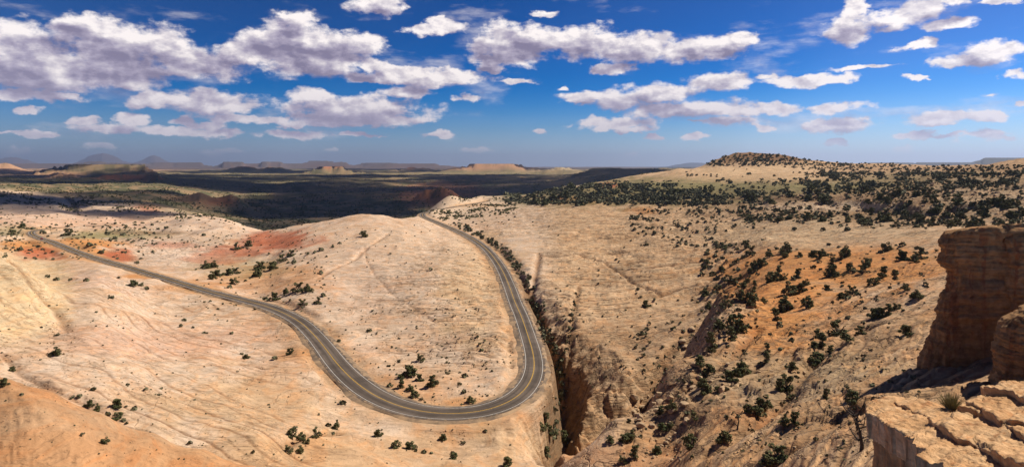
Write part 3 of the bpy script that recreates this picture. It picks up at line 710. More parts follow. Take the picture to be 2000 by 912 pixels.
# ------------------------------------------------------------------ roads
def asphalt_material():
    m_, N, b = mat_new('asphalt', 0.85)
    t = m_.node_tree
    tc = N.n('ShaderNodeTexCoord'); Pp = tc.outputs['Object']
    uv = N.n('ShaderNodeAttribute', attribute_name='lane')
    sp = N.n('ShaderNodeSeparateXYZ'); t.links.new(uv.outputs['Vector'], sp.inputs[0])
    across, along = sp.outputs[0], sp.outputs[1]
    n_ = N.noise(Pp, 1.2, 6, 0.65)
    cb = N.n('ShaderNodeCombineXYZ'); N.put(cb.inputs[0], N.math('MULTIPLY', across, 3.0)); N.put(cb.inputs[1], N.math('MULTIPLY', along, 0.03))
    tr = N.noise(cb.outputs[0], 1.0, 4, 0.6)
    c = N.mix(n_.outputs[0], (0.090, 0.070, 0.056, 1), (0.145, 0.113, 0.090, 1))
    c = N.scale(c, N.rmap(tr.outputs[0], 0.3, 0.7, 0.70, 1.28))
    pt = N.noise(Pp, 0.06, 3, 0.6)
    c = N.scale(c, N.rmap(pt.outputs[0], 0.40, 0.60, 0.82, 1.15))
    sand = N.math('MULTIPLY', N.rmap(N.math('ABSOLUTE', across), 1.0, 1.28), N.rmap(N.noise(Pp, 0.35, 4, 0.65).outputs[0], 0.48, 0.62))
    c = N.mix(sand, c, (0.36, 0.24, 0.14, 1))
    # wheel tracks darker in the middle of each lane
    wv = N.math('ABSOLUTE', N.math('SUBTRACT', N.math('ABSOLUTE', across), 0.5))
    c = N.scale(c, N.rmap(wv, 0.0, 0.42, 0.80, 1.08))
    t.links.new(c, b.inputs['Base Color'])
    return m_
def flat_material(name, c1, c2, scale, rough=0.9):
    m_, N, b = mat_new(name, rough)
    tc = N.n('ShaderNodeTexCoord')
    n_ = N.noise(tc.outputs['Object'], scale, 6, 0.65)
    m_.node_tree.links.new(N.mix(N.rmap(n_.outputs[0], 0.3, 0.7), c1, c2), b.inputs['Base Color'])
    bp = N.n('ShaderNodeBump'); bp.inputs['Strength'].default_value = 0.4; bp.inputs['Distance'].default_value = 0.1
    m_.node_tree.links.new(n_.outputs[0], bp.inputs['Height']); m_.node_tree.links.new(bp.outputs[0], b.inputs['Normal'])
    return m_
M_ASPH = asphalt_material()
M_SHOULDER = flat_material('shoulder_gravel', (0.14, 0.105, 0.078, 1), (0.40, 0.27, 0.16, 1), 0.22)
M_WHITE = flat_material('white_road_paint', (0.42, 0.39, 0.35, 1), (0.68, 0.65, 0.60, 1), 1.5, 0.6)
M_YELLOW = flat_material('yellow_road_paint', (0.42, 0.25, 0.05, 1), (0.60, 0.37, 0.07, 1), 1.5, 0.6)
M_TAR = flat_material('tar_seal', (0.035, 0.032, 0.03, 1), (0.06, 0.055, 0.05, 1), 2.0, 0.7)

def frame_of(line):
    d = np.gradient(line[:, :2], axis=0); d /= np.linalg.norm(d, axis=1)[:, None]
    return np.stack([d[:, 1], -d[:, 0]], 1)          # to the right of travel
def ribbon(name, line, offs, lift, mat, parent=None, lane=False, wob=0.0, drop=None):
    """Strip along a line; offs = list of sideways offsets (arrays or numbers), lift in layout units."""
    nrm = frame_of(line); n = len(line); k = len(offs)
    V = np.zeros((n, k, 3))
    for j, o in enumerate(offs):
        o = np.broadcast_to(o, (n,)).astype(float)
        if wob and j in (0, k - 1): o = o + wob * fbm(np.arange(n) * 0.11, np.full(n, j * 3.1), 3, 130 + j)
        V[:, j, :2] = line[:, :2] + nrm * o[:, None]
        V[:, j, 2] = line[:, 2] + lift - (drop[j] if drop else 0)
    i = np.arange(n * k).reshape(n, k)
    fcs = np.stack([i[:-1, :-1], i[:-1, 1:], i[1:, 1:], i[1:, :-1]], -1).reshape(-1, 4)
    me_ = mesh_from(name, V.reshape(-1, 3) * S, fcs, mat)
    if lane:
        a = me_.attributes.new('lane', 'FLOAT_VECTOR', 'POINT')
        L = np.zeros((n, k, 3), np.float32)
        for j, o in enumerate(offs): L[:, j, 0] = np.broadcast_to(o, (n,)) / (line[:, 3] / 2)
        L[:, :, 1] = np.arange(n)[:, None]
        a.data.foreach_set('vector', L.ravel())
    return obj(name, me_, parent)
def build_road(line, lines=True, wob=0.9, lab=''):
    w2 = line[:, 3] / 2
    r = ribbon('road', line, [-w2 - .62, -w2 * .5, np.zeros(len(line)), w2 * .5, w2 + .62], 0.04, M_ASPH, lane=True)
    tag(r, lab, kind='structure')
    ribbon('shoulder', line, [-w2 - 2.1, -w2 - 1.0, w2 + 1.0, w2 + 1.7], 0.0, M_SHOULDER, r, wob=wob, drop=[0.35, 0, 0, 0.35])
    if lines:
        lw = 0.052 + 0.035 * sstep(150, 500, line[:, 1])
        ribbon('edge_line', line, [-w2 - lw, -w2 + lw], 0.055, M_WHITE, r)
        ribbon('edge_line', line, [w2 - lw, w2 + lw], 0.055, M_WHITE, r)
        ribbon('centre_line', line, [-lw * 1.9, -lw * .35], 0.055, M_YELLOW, r)
        ribbon('centre_line', line, [lw * .35, lw * 1.9], 0.055, M_YELLOW, r)
    return r
main_road = build_road(road, lab='grey two lane road winding through a hairpin bend over slickrock')
far_r = build_road(froad, lines=False, lab='far stretch of the same grey road crossing shaded scrub')
# tar-sealed cracks across the lanes
nrm_ = frame_of(road)
verts, faces = [], []
for i in range(150, len(road) - 120, 2):
    if road[i, 1] > 260 or random.random() > 0.33: continue
    w2 = road[i, 3] / 2 + .55
    a, b_ = (-w2, w2) if random.random() < .45 else ((-w2, random.uniform(-.4, .3)) if random.random() < .5 else (random.uniform(-.3, .4), w2))
    k0 = len(verts); n = 9; sl = random.uniform(-.5, .5)
    for j in range(n):
        t_ = j / (n - 1); o = a + (b_ - a) * t_
        wv = sl * (t_ - .5) + random.uniform(-.10, .10)
        for sgn in (-1, 1):
            q = road[i, :2] + nrm_[i] * o + np.array([-nrm_[i, 1], nrm_[i, 0]]) * (wv + sgn * .05)
            verts.append((q[0], q[1], road[i, 2] + 0.049))
    for j in range(n - 1): faces.append((k0 + 2 * j, k0 + 2 * j + 1, k0 + 2 * j + 3, k0 + 2 * j + 2))
o = obj('crack_seal', mesh_from('crack_seal', np.array(verts) * S, faces, M_TAR), main_road)
o['kind'] = 'stuff'

# ------------------------------------------------------------------ rock masses on the right
def rock_material(name, c1, c2, c3, bed=1.0, scale=1.0):
    m_, N, b = mat_new(name)
    t = m_.node_tree
    tc = N.n('ShaderNodeTexCoord'); Pp = tc.outputs['Object']
    g_ = N.noise(Pp, 0.9 * scale, 8, 0.65)
    st = N.noise(N.vec('MULTIPLY', Pp, (0.25, 0.25, 2.2 * bed)), 0.9 * scale, 7, 0.62, dist=0.5)
    vs = N.noise(N.vec('MULTIPLY', Pp, (1.1, 1.1, 0.12)), 0.6 * scale, 5, 0.6, dist=0.6)
    c = N.mix(N.rmap(st.outputs[0], 0.35, 0.65), c1, c2)
    c = N.mix(N.rmap(vs.outputs[0], 0.5, 0.68), c, c3)
    c = N.scale(c, N.rmap(g_.outputs[0], 0.3, 0.7, 0.72, 1.2))
    t.links.new(c, b.inputs['Base Color'])
    hh = N.math('ADD', N.math('MULTIPLY', g_.outputs[0], 0.8), N.math('MULTIPLY', st.outputs[0], 1.1))
    bp = N.n('ShaderNodeBump'); bp.inputs['Strength'].default_value = 0.9; bp.inputs['Distance'].default_value = 0.30 / scale
    t.links.new(hh, bp.inputs['Height']); t.links.new(bp.outputs[0], b.inputs['Normal'])
    return m_
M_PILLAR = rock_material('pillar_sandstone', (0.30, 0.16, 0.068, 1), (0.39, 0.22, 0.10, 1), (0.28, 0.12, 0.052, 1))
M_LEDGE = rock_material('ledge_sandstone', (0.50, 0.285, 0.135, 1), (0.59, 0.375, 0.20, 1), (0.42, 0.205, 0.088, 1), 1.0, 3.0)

def tower(name, sil, top, ur, Yf, depth, parent, seed, bed=(0.0, 1.0), nseg=220, nlev=190, expo=2.8, slant=0.66):
    """Rock mass whose left outline follows (row, column) points; top = (column, row) points."""
    sil = sorted(sil)
    vb, vt = sil[-1][0], sil[0][0]
    tv = np.linspace(0, 1, nlev)
    vs = vb + (vt - vb) * tv
    ul = np.interp(vs, [s[0] for s in sil], [s[1] for s in sil])
    xl = (ul - 1000) / F * Yf; xr = (ur - 1000) / F * Yf
    th = np.linspace(0, 2 * np.pi, nseg, endpoint=False)
    ct, st = np.cos(th), np.sin(th)
    ex = np.sign(ct) * np.abs(ct) ** (2 / expo); ey = np.sign(st) * np.abs(st) ** (2 / expo)
    cx = (xl + xr)[:, None] / 2; ax = (xr - xl)[:, None] / 2
    X = cx + ax * ex + slant * depth * (1 + ey); Yy = Yf + depth + depth * ey + 0 * X
    zb = -(vb - HOR) / F * Yf
    zt = -(np.interp(1000 + X / Yf * F, [t[0] for t in top], [t[1] for t in top]) - HOR) / F * Yf - 0.14 * (Yy - Yf)
    Z = zb + tv[:, None] * (zt - zb)
    arc = th[None] * 6 + 0 * X
    zn = Z + 0.25 * perlin(X * .5, Yy * .5, seed)
    lay = 0.26 * perlin(zn * 1.2, arc * .10, seed + 1) + 0.16 * perlin(zn * 3.9, arc * .16, seed + 2) + 0.09 * perlin(zn * 8.5, arc * .3, seed + 3)
    lay = lay - 0.16 * np.clip(np.abs(perlin(zn * 2.3, arc * .05, seed + 8)) < 0.07, 0, 1)
    fl = 0.42 * perlin(arc * 1.0 + .45 * zn, zn * .13, seed + 4) + 0.17 * perlin(arc * 2.6 + .9 * zn, zn * .22, seed + 5) - .2 * (np.abs(perlin(arc * .9, zn * .16, seed + 9)) < .045)
    wb = sstep(bed[0], bed[1], tv)[:, None]
    d = lay * (0.10 + 0.75 * wb) + fl * (0.85 - 0.5 * wb) + 0.14 * fbm(arc * 1.7, Z * 1.7, 5, seed + 6)
    rim = np.clip((1 - tv[:, None]) / 0.03, 0, 1) ** 0.5
    d = d - 0.22 * (1 - rim)
    X = X + ct * d; Yy = Yy + st * d
    V = np.stack([X, Yy, Z], -1).reshape(-1, 3)
    i = np.arange(nlev * nseg).reshape(nlev, nseg); j = np.roll(i, -1, 1)
    fcs = [np.stack([i[:-1], j[:-1], j[1:], i[1:]], -1).reshape(-1, 4)]
    last = i[-1]; base = V[last]; cen = base.mean(0); n0 = len(V)
    rings = []
    for q, sc_ in enumerate((0.9, 0.75, 0.55, 0.3, 0.05)):
        P_ = cen + (base - cen) * sc_
        P_[:, 2] = np.interp(1000 + P_[:, 0] / Yf * F, [t[0] for t in top], [-(t[1] - HOR) / F * Yf for t in top]) - 0.14 * (P_[:, 1] - Yf) + 0.10 * fbm(P_[:, 0] * 1.3, P_[:, 1] * 1.3, 3, seed + 7)
        V = np.vstack([V, P_]); k = np.arange(n0, n0 + nseg); n0 += nseg
        fcs.append(np.stack([last, np.roll(last, -1), np.roll(k, -1), k], -1)); last = k
    return obj(name, mesh_from(name, V * S, np.vstack(fcs), M_PILLAR, False), parent)
pil = empty('rock_pillar')
tag(pil, 'tall shaded brown sandstone pillar with overhanging layered cap at right edge', 'rock pillar')
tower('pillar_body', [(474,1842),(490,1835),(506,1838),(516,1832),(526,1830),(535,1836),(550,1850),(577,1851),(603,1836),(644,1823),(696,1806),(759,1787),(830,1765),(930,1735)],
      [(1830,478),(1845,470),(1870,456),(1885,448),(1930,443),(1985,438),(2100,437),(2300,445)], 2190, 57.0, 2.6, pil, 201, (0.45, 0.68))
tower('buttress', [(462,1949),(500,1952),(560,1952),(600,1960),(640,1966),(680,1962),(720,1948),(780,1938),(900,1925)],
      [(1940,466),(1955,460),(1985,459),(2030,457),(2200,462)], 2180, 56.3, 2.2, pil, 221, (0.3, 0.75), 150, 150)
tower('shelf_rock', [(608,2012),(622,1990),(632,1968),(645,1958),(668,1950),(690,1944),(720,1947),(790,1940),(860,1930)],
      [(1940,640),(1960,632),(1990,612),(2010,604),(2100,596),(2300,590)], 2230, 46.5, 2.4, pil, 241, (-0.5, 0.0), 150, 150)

# foreground ledge: stacked slabs on one tilted bed
PX, PY, PC = 0.05, -0.17, -3.76 + 0.17 * 8 - 0.05 * 5.3
def on_bed(u, v, hh):
    k, m_ = (u - 1000) / F, (v - HOR) / F
    Y = -(PC + hh) / (m_ + PX * k + PY)
    return np.array([k * Y, Y])
def slab(name, curves, hh, thick, parent, seed,  jag=0.07, n=110, m_=90, rough=1.0, flare=0.0, levels=12, mat=None, inset=0):
    pts = []
    for c in curves:
        q = np.array([on_bed(u + inset, v + inset * .5, hh) for u, v in c])
        L = np.concatenate([[0], np.cumsum(np.linalg.norm(np.diff(q, axis=0), axis=1))])
        pts.append((q, L))
    def sample(i, k, rev=False):
        q, L = pts[i]; s_ = np.linspace(0, L[-1], k)
        o_ = np.stack([np.interp(s_, L, q[:, 0]), np.interp(s_, L, q[:, 1])], 1)
        w_ = np.sin(np.linspace(0, np.pi, k))[:, None] ** .4
        kr = max(4, int(L[-1] / .28)); rr_ = np.random.default_rng(seed * 7 + i)
        kx = np.sort(rr_.uniform(0, L[-1], kr))           # fracture corners joined by straight breaks
        nz = np.stack([np.interp(s_, kx, rr_.normal(scale=.55, size=kr)), np.interp(s_, kx, rr_.normal(scale=.55, size=kr))], 1)
        nz = nz + .25 * np.stack([fbm(o_[:, 0] * 9, o_[:, 1] * 9, 3, seed + i), fbm(o_[:, 0] * 9, o_[:, 1] * 9, 3, seed + i + 50)], 1)
        o_ = o_ + jag * nz * w_
        return o_[::-1] if rev else o_
    e0 = sample(0, n); e1 = sample(1, m_); e2 = sample(2, n, True); e3 = sample(3, m_, True)
    s_ = np.linspace(0, 1, n)[:, None, None]; t_ = np.linspace(0, 1, m_)[None, :, None]
    G = (1 - t_) * e0[:, None] + t_ * e2[:, None] + (1 - s_) * e3[None] + s_ * e1[None]
    G = G - ((1 - s_) * (1 - t_) * e0[0] + s_ * (1 - t_) * e0[-1] + (1 - s_) * t_ * e2[0] + s_ * t_ * e2[-1])
    x, y = G[..., 0], G[..., 1]
    z = PC + hh + PX * x + PY * y
    p = x * 0.80 + y * 0.60; q = -x * 0.60 + y * 0.80        # along and across the beds
    z = z + rough * (0.035 * fbm(x * .9, y * .9, 3, seed + 5) + 0.040 * fbm(p * 1.2, q * 4.5, 5, seed + 6) + 0.018 * fbm(x * 9, y * 9, 3, seed + 7))
    lay = q * 1.6 + 0.5 * fbm(x * .8, y * .8, 3, seed + 8); f_ = lay - np.floor(lay)
    z = z + rough * 0.05 * (f_ - .5) * np.clip(.5 + 1.2 * perlin(p * .5, np.floor(lay) * 1.7, seed + 9), 0, 1.3)
    edge = np.minimum(np.minimum(s_[..., 0], 1 - s_[..., 0]) * n, np.minimum(t_[..., 0], 1 - t_[..., 0]) * m_)
    z = z - 0.02 * np.exp(-edge / 1.0)
    V = [np.stack([x, y, z], -1).reshape(-1, 3)]
    i = np.arange(n * m_).reshape(n, m_)
    fcs = [np.stack([i[:-1, :-1], i[1:, :-1], i[1:, 1:], i[:-1, 1:]], -1).reshape(-1, 4)]
    loop = np.concatenate([i[:-1, 0], i[-1, :-1], i[:0:-1, -1], i[0, :0:-1]])
    B = V[0][loop]; k = len(loop)
    nx_ = np.roll(B[:, 1], -3) - np.roll(B[:, 1], 3); ny_ = -(np.roll(B[:, 0], -3) - np.roll(B[:, 0], 3))
    nl = np.hypot(nx_, ny_) + 1e-9; nx_, ny_ = nx_ / nl, ny_ / nl
    for _ in range(6):
        nx_ = .25 * np.roll(nx_, 1) + .5 * nx_ + .25 * np.roll(nx_, -1); ny_ = .25 * np.roll(ny_, 1) + .5 * ny_ + .25 * np.roll(ny_, -1)
    c_ = B.mean(0)
    if np.mean(nx_ * (B[:, 0] - c_[0]) + ny_ * (B[:, 1] - c_[1])) < 0: nx_, ny_ = -nx_, -ny_
    prev = loop; base = n * m_; s1 = np.arange(k) * .12
    for l in range(1, levels + 1):
        dz = thick * (l / levels) ** 1.4
        o_ = 0.05 * min(1, thick) * perlin(s1, s1 * 0 + dz * 3.0, seed + 20) + 0.05 * perlin(s1 * 3, s1 * 0 + dz * 5, seed + 21) * min(1, thick) + flare * dz - 0.07 * np.sin(min(1, dz / 1.2) * np.pi) * (thick > 1)
        o_ = o_ + (-0.10 * min(thick, .6) * (l / levels) if thick < 1 else 0)
        V.append(np.stack([B[:, 0] + nx_ * o_, B[:, 1] + ny_ * o_, B[:, 2] - dz], -1))
        cur = np.arange(base, base + k); base += k
        fcs.append(np.stack([prev, cur, np.roll(cur, -1), np.roll(prev, -1)], -1)); prev = cur
    return obj(name, mesh_from(name, np.vstack(V) * S, np.vstack(fcs), mat or M_LEDGE, False), parent)
led = empty('rock_ledge')
tag(led, 'sunlit ledge of stacked tan sandstone slabs jutting in at lower right corner', 'rock ledge')
BASE = [[(1920,1010),(1872,950),(1830,908),(1800,888),(1792,868),(1760,845),(1735,830),(1712,815),(1696,803),(1690,792)],
                   [(1690,792),(1700,783),(1725,776),(1760,776),(1800,781),(1850,790),(1900,790),(1980,778),(2120,760)],
                   [(2120,760),(2190,1010)], [(2190,1010),(1920,1010)]]
M_BASE_SHADE = rock_material('ledge_face_painted_shade', (0.33, 0.18, 0.08, 1), (0.40, 0.225, 0.10, 1), (0.27, 0.125, 0.055, 1), 0.6, 2.0)  # ledge rock with the shade of its left face put into the colour
slab('base_rock', BASE, -0.30, 8.5, led, 301, 0.10, 200, 160, 1.0, -0.02, 26, M_BASE_SHADE, 7)
slab('cap_slab', BASE, 0.0, 0.42, led, 305, 0.11, 280, 220, 1.0, 0.0, 14)
slab('slab', [[(1868,834),(1838,824),(1806,809),(1776,795),(1744,782)], [(1744,782),(1760,777),(1800,780),(1842,788)], [(1842,788),(1880,800)], [(1880,800),(1868,834)]], 0.04, 0.07, led, 321, 0.04, 90, 50, .7)
slab('slab', [[(2085,945),(2000,906),(1962,893),(1915,871),(1898,860),(1870,852),(1838,836),(1813,815)], [(1813,815),(1835,806),(1880,806),(1930,812)], [(1930,812),(2000,838),(2095,866)], [(2095,866),(2085,945)]], 0.10, 0.13, led, 331, 0.06, 150, 70)
slab('slab', [[(2090,898),(2000,851),(1978,834),(1955,824),(1930,812),(1902,801),(1872,793)], [(1872,793),(1888,785),(1912,780)], [(1912,780),(1990,800),(2100,830)], [(2100,830),(2090,898)]], 0.15, 0.08, led, 341, 0.06, 120, 60)
slab('slab', [[(2095,870),(2000,824),(1975,824),(1951,815),(1925,802),(1900,790),(1886,783)], [(1886,783),(1907,775),(1935,769),(1958,767)], [(1958,767),(2000,779),(2110,800)], [(2110,800),(2095,870)]], 0.22, 0.12, led, 351, 0.06, 120, 80, 1.0)
slab('slab', [[(2110,812),(2000,776),(1977,767),(1954,762),(1925,758),(1914,751)], [(1914,751),(1930,748),(1965,746)], [(1965,746),(2000,743),(2120,738)], [(2120,738),(2110,812)]], 0.32, 0.13, led, 361, 0.06, 110, 60, 1.2)

# ------------------------------------------------------------------ plants and stones
def leaf_material(name, c1, c2, c3):
    m_, N, b = mat_new(name, 0.8)
    t = m_.node_tree
    oi = N.n('ShaderNodeObjectInfo'); g_ = N.n('ShaderNodeNewGeometry')
    tc = N.n('ShaderNodeTexCoord')
    c = N.mix(oi.outputs['Random'], c1, c2)
    n_ = N.noise(tc.outputs['Object'], 3.0, 3, 0.6)
    c = N.mix(N.rmap(n_.outputs[0], 0.42, 0.68, 0, .8), c, c3)
    c = N.scale(c, N.rmap(g_.outputs['Random Per Island'], 0, 1, 0.7, 1.3, False))
    t.links.new(c, b.inputs['Base Color'])
    return m_
M_JUN = leaf_material('juniper_foliage', (0.065, 0.078, 0.030, 1), (0.120, 0.118, 0.050, 1), (0.140, 0.135, 0.058, 1))
M_SHR = leaf_material('shrub_foliage', (0.075, 0.080, 0.040, 1), (0.14, 0.135, 0.075, 1), (0.18, 0.17, 0.10, 1))
M_TUFT = leaf_material('dry_grass', (0.24, 0.21, 0.09, 1), (0.30, 0.26, 0.12, 1), (0.40, 0.33, 0.17, 1))
M_BARK = flat_material('juniper_bark', (0.10, 0.075, 0.055, 1), (0.20, 0.155, 0.12, 1), 6.0)
M_DEAD = flat_material('dead_wood', (0.03, 0.025, 0.02, 1), (0.09, 0.07, 0.055, 1), 6.0)
M_STONE = rock_material('boulder_sandstone', (0.40, 0.27, 0.16, 1), (0.50, 0.36, 0.23, 1), (0.36, 0.21, 0.11, 1), 1.0, 1.5)

def leaf_quads(cen, rad, n, size, r, up=0.2, squash=(1, 1, .8)):
    """n small leaf faces spread through one clump."""
    d = r.normal(size=(n, 3)); d /= np.linalg.norm(d, axis=1)[:, None]
    p = cen + d * (rad * r.uniform(.35, 1.0, (n, 1)) ** .6) * np.array(squash)
    nrm = d + r.normal(scale=.55, size=(n, 3)) + np.array([0, 0, up]); nrm /= np.linalg.norm(nrm, axis=1)[:, None]
    a = np.cross(nrm, r.normal(size=(n, 3))); a /= np.linalg.norm(a, axis=1)[:, None]
    b = np.cross(nrm, a)
    s_ = size * r.uniform(.6, 1.3, (n, 1))
    a, b = a * s_, b * s_ * .62
    V = np.stack([p - a, p - b * .9 + nrm * s_ * .2, p + a, p + b * 1.1], 1)
    return V.reshape(-1, 3)
def quads(V): return np.arange(len(V)).reshape(-1, 4)
def tube(path, rads, k=6):
    path = np.array(path, float); V = []; n = len(path)
    for i in range(n):
        d = path[min(i + 1, n - 1)] - path[max(i - 1, 0)]; d /= np.linalg.norm(d) + 1e-9
        a = np.cross(d, [0.31, 0.77, 0.2]); a /= np.linalg.norm(a); b = np.cross(d, a)
        for j in range(k):
            t_ = 2 * math.pi * j / k
            V.append(path[i] + (a * math.cos(t_) + b * math.sin(t_)) * rads[i])
    fcs = [(i * k + j, i * k + (j + 1) % k, (i + 1) * k + (j + 1) % k, (i + 1) * k + j) for i in range(n - 1) for j in range(k)]
    return np.array(V), np.array(fcs)
def join(parts):
    V, Fc, o_ = [], [], 0
    for v_, f_ in parts:
        V.append(v_); Fc.append(f_ + o_); o_ += len(v_)
    return np.vstack(V), np.vstack(Fc)

JUN = []      # crowns are about 1 wide (radius .5), 1 tall
SHAPES = ['round', 'spreading', 'ragged', 'upright', 'lopsided', 'open']
for q in range(6):
    r = np.random.default_rng(400 + q)
    wid, hei = [(.46, .95), (.55, .72), (.50, .9), (.36, 1.15), (.5, .85), (.5, .8)][q]
    leaves, limbs = [], []
    nc = [15, 17, 13, 14, 14, 10][q]
    stems = 2 + q % 3
    for s_ in range(stems):
        a = 2 * math.pi * s_ / stems + q; ln = r.uniform(.35, .6)
        top = np.array([math.cos(a) * wid * .45, math.sin(a) * wid * .45, ln * hei])
        mid = top * .5 + r.normal(scale=.035, size=3)
        limbs.append(tube([(0, 0, -.12), (math.cos(a) * .02, math.sin(a) * .02, .06), mid, top, top * 1.25 + r.normal(scale=.03, size=3)], [.055, .042, .03, .02, .006]))
    for c_ in range(nc):
        a = r.uniform(0, 2 * math.pi); hgt = r.uniform(.10, 1.0) if c_ > 4 else r.uniform(.04, .25)
        rr = wid * (1 - .75 * max(0, hgt - .35) ** 1.1) * r.uniform(.25, .85)
        if q == 4: rr *= 1 + .35 * math.cos(a)
        cen = np.array([math.cos(a) * rr, math.sin(a) * rr, hgt * hei * .85 + .06])
        R_ = r.uniform(.13, .22) * (1.1 - .35 * hgt)
        leaves.append(leaf_quads(cen, R_, 62, .058, r))
        limbs.append(tube([(cen[0] * .15, cen[1] * .15, .1 + .2 * cen[2]), cen * .6 + [0, 0, .02], cen], [.018, .012, .004], 4))
    V = np.vstack(leaves)
    JUN.append((mesh_from('juniper_crown', V, quads(V), M_JUN), mesh_from('juniper_trunk', *join(limbs), M_BARK)))
SHRUB = []
for q in range(5):
    r = np.random.default_rng(450 + q)
    ls = []
    for c_ in range([6, 5, 7, 4, 6][q]):
        a = r.uniform(0, 2 * math.pi); rr = r.uniform(.05, .34)
        ls.append(leaf_quads(np.array([math.cos(a) * rr, math.sin(a) * rr * .8, r.uniform(.10, .34)]), r.uniform(.13, .22), 34, .062, r, .3))
    V = np.vstack(ls); V[:, 2] = np.maximum(V[:, 2], -.04)
    SHRUB.append(mesh_from('shrub_foliage', V, quads(V), M_SHR))
ROCKS = []
for q in range(7):
    r = np.random.default_rng(480 + q)
    bm = bmesh.new()
    P_ = r.normal(size=(26, 3)); P_ /= np.linalg.norm(P_, axis=1)[:, None]
    P_ = np.clip(P_ * r.uniform(.75, 1.1, (26, 1)), -.78, .78) * np.array([.5, .42, [.30, .22, .36, .26, .4, .2, .3][q]])
    for p_ in P_: bm.verts.new(p_)
    res = bmesh.ops.convex_hull(bm, input=bm.verts)
    bmesh.ops.delete(bm, geom=[v_ for v_ in bm.verts if not v_.link_faces], context='VERTS')
    bmesh.ops.bevel(bm, geom=bm.edges[:], offset=.018, segments=1, affect='EDGES')
    me = bpy.data.meshes.new('boulder'); bm.to_mesh(me); bm.free(); me.materials.append(M_STONE)
    ROCKS.append(me)

# hand-read positions from the photograph: column, row, width in its pixels
HAND = """149,492,24 39,485,12 26,454,14 42,440,14 93,538,12 112,543,12 168,545,12 137,547,10 258,552,18 277,554,11 286,561,11 232,541,9 217,579,11 389,551,12
403,519,15 417,517,14 414,541,14 426,533,15 446,531,16 460,529,15 454,548,16 449,559,13 502,534,17 507,519,17 518,582,20 196,491,13 175,476,12 225,464,11 240,456,11
210,455,11 325,443,9 398,457,9 463,482,14 486,476,15 75,480,9 84,452,13 135,455,15 163,462,9 268,512,10 552,503,18 568,494,16 533,519,20 510,519,15 501,533,17
575,510,13 601,494,10 627,485,12 710,457,15 626,531,11 582,561,22 603,564,17 559,568,14 631,574,12 536,580,17 519,582,12 620,587,14 591,590,16 841,524,8 762,494,6 650,480,8 663,474,8
567,687,15 536,697,13 649,647,16 662,664,9 668,678,9 706,715,20 716,723,17 737,738,18 720,644,12 797,724,27 784,750,18 788,762,20 802,758,14 811,769,15 762,750,13 844,747,20 852,745,13 836,750,12
819,738,15 822,698,17 875,727,10 908,731,13 897,749,10 906,762,13 941,682,11 937,670,7 933,656,7 921,780,16 941,784,17 949,788,10 779,704,9 759,713,9 764,811,10 739,846,15
669,784,13 577,833,13 571,849,17 586,855,18 618,844,19 655,831,16 641,828,12 651,844,9 586,879,16 564,875,18 600,862,14 775,868,17 799,868,20 828,880,12 888,889,18 884,882,12 866,853,15 904,862,10
948,839,9 990,902,18 822,777,10 842,883,8 525,789,6 622,808,6 812,878,8 7,747,17 24,720,14 110,687,20 103,690,12 111,652,10 42,769,8 182,758,12 155,771,12 140,775,10 175,788,15 228,789,18 262,795,12 233,811,18 240,818,12 248,825,10 211,806,12 189,797,14
160,848,10 202,860,16 284,758,9 315,757,8 360,623,11 353,635,9 377,638,7 371,862,11 481,695,14 472,690,9 249,749,8 310,769,8 96,596,6 188,608,6 217,580,10 452,649,9 399,648,7 464,724,5 495,880,9 246,792,6 404,649,6
1115,613,12 1115,640,12 1113,625,8 1066,822,24 1058,832,20 1074,842,18 1098,853,22 1066,882,18 1110,862,15 1437,636,34 1430,656,26 1391,676,28 1404,635,20 1368,706,20 1384,718,22 1424,733,24 1448,720,26 1373,748,22 1378,760,20
1402,758,16 1315,640,12 1313,795,22 1290,804,20 1228,848,24 1218,858,18 1193,857,18 1295,831,22 1308,830,14 1229,820,12 1357,811,18 1415,851,26 1405,858,18 1350,864,28 1470,798,24 1284,879,18 1240,886,22 1217,895,18 1262,593,16
1535,592,30 1525,602,18 1575,594,22 1515,620,20 1524,628,12 1637,642,34 1600,651,22 1655,658,20 1604,667,24 1590,672,16 1682,646,20 1709,613,24 1722,611,22 1735,609,18 1753,598,18 1770,644,24 1547,662,12 1498,682,16
1524,680,13 1496,702,18 1486,708,12 1600,697,26 1588,704,20 1622,684,18 1547,715,16 1451,720,20 1440,728,18 1535,748,30 1524,756,20 1546,773,16 1487,788,30 1482,802,22 1462,798,18 1531,822,18 1553,820,22 1668,777,28 1615,773,18
1516,882,40 1496,896,26 1530,894,24 1655,618,12 1466,490,17 1503,496,15 1536,487,20 1532,498,14 1589,497,18 1610,494,20 1600,500,14 1561,497,14 1650,494,22 1642,502,14 1692,513,14 1728,483,20 1722,490,12 1763,501,22 1794,497,24
1788,506,16 1800,490,14 1791,482,12 1763,475,13 1626,513,16 1619,476,11 1626,530,22 1634,536,15 1616,536,14 1659,522,16 1666,528,12 1686,525,22 1692,517,14 1726,533,20 1722,540,14 1749,540,18 1752,532,12 1707,550,20 1698,552,14 1589,520,12
1559,538,18 1550,543,13 1510,540,24 1520,533,18 1526,541,16 1500,548,14 1486,513,18 1480,522,12 1545,566,26 1566,562,20 1572,552,18 1615,561,16 1647,576,22 1665,568,18 1655,580,12 1794,574,22 1784,578,14 1770,562,14
1465,580,28 1447,578,20 1493,585,14 1538,600,22 1580,586,16 1452,556,18 1444,540,14 1460,548,16 1418,590,18 1405,560,14 1425,545,14 1738,560,9 1640,608,8 1690,600,9 1620,620,9 1677,575,10"""
PLANTS = [tuple(float(x) for x in s_.split(',')) for s_ in HAND.split()]
pr = random.Random(11)
BARE = [(1440,364,150,8,.85),(1620,402,130,10,.85),(1580,456,210,27,.88),(1480,336,115,14,.94),(890,402,80,20,.7),(1130,470,120,50,.8),(1920,375,60,16,.6)]
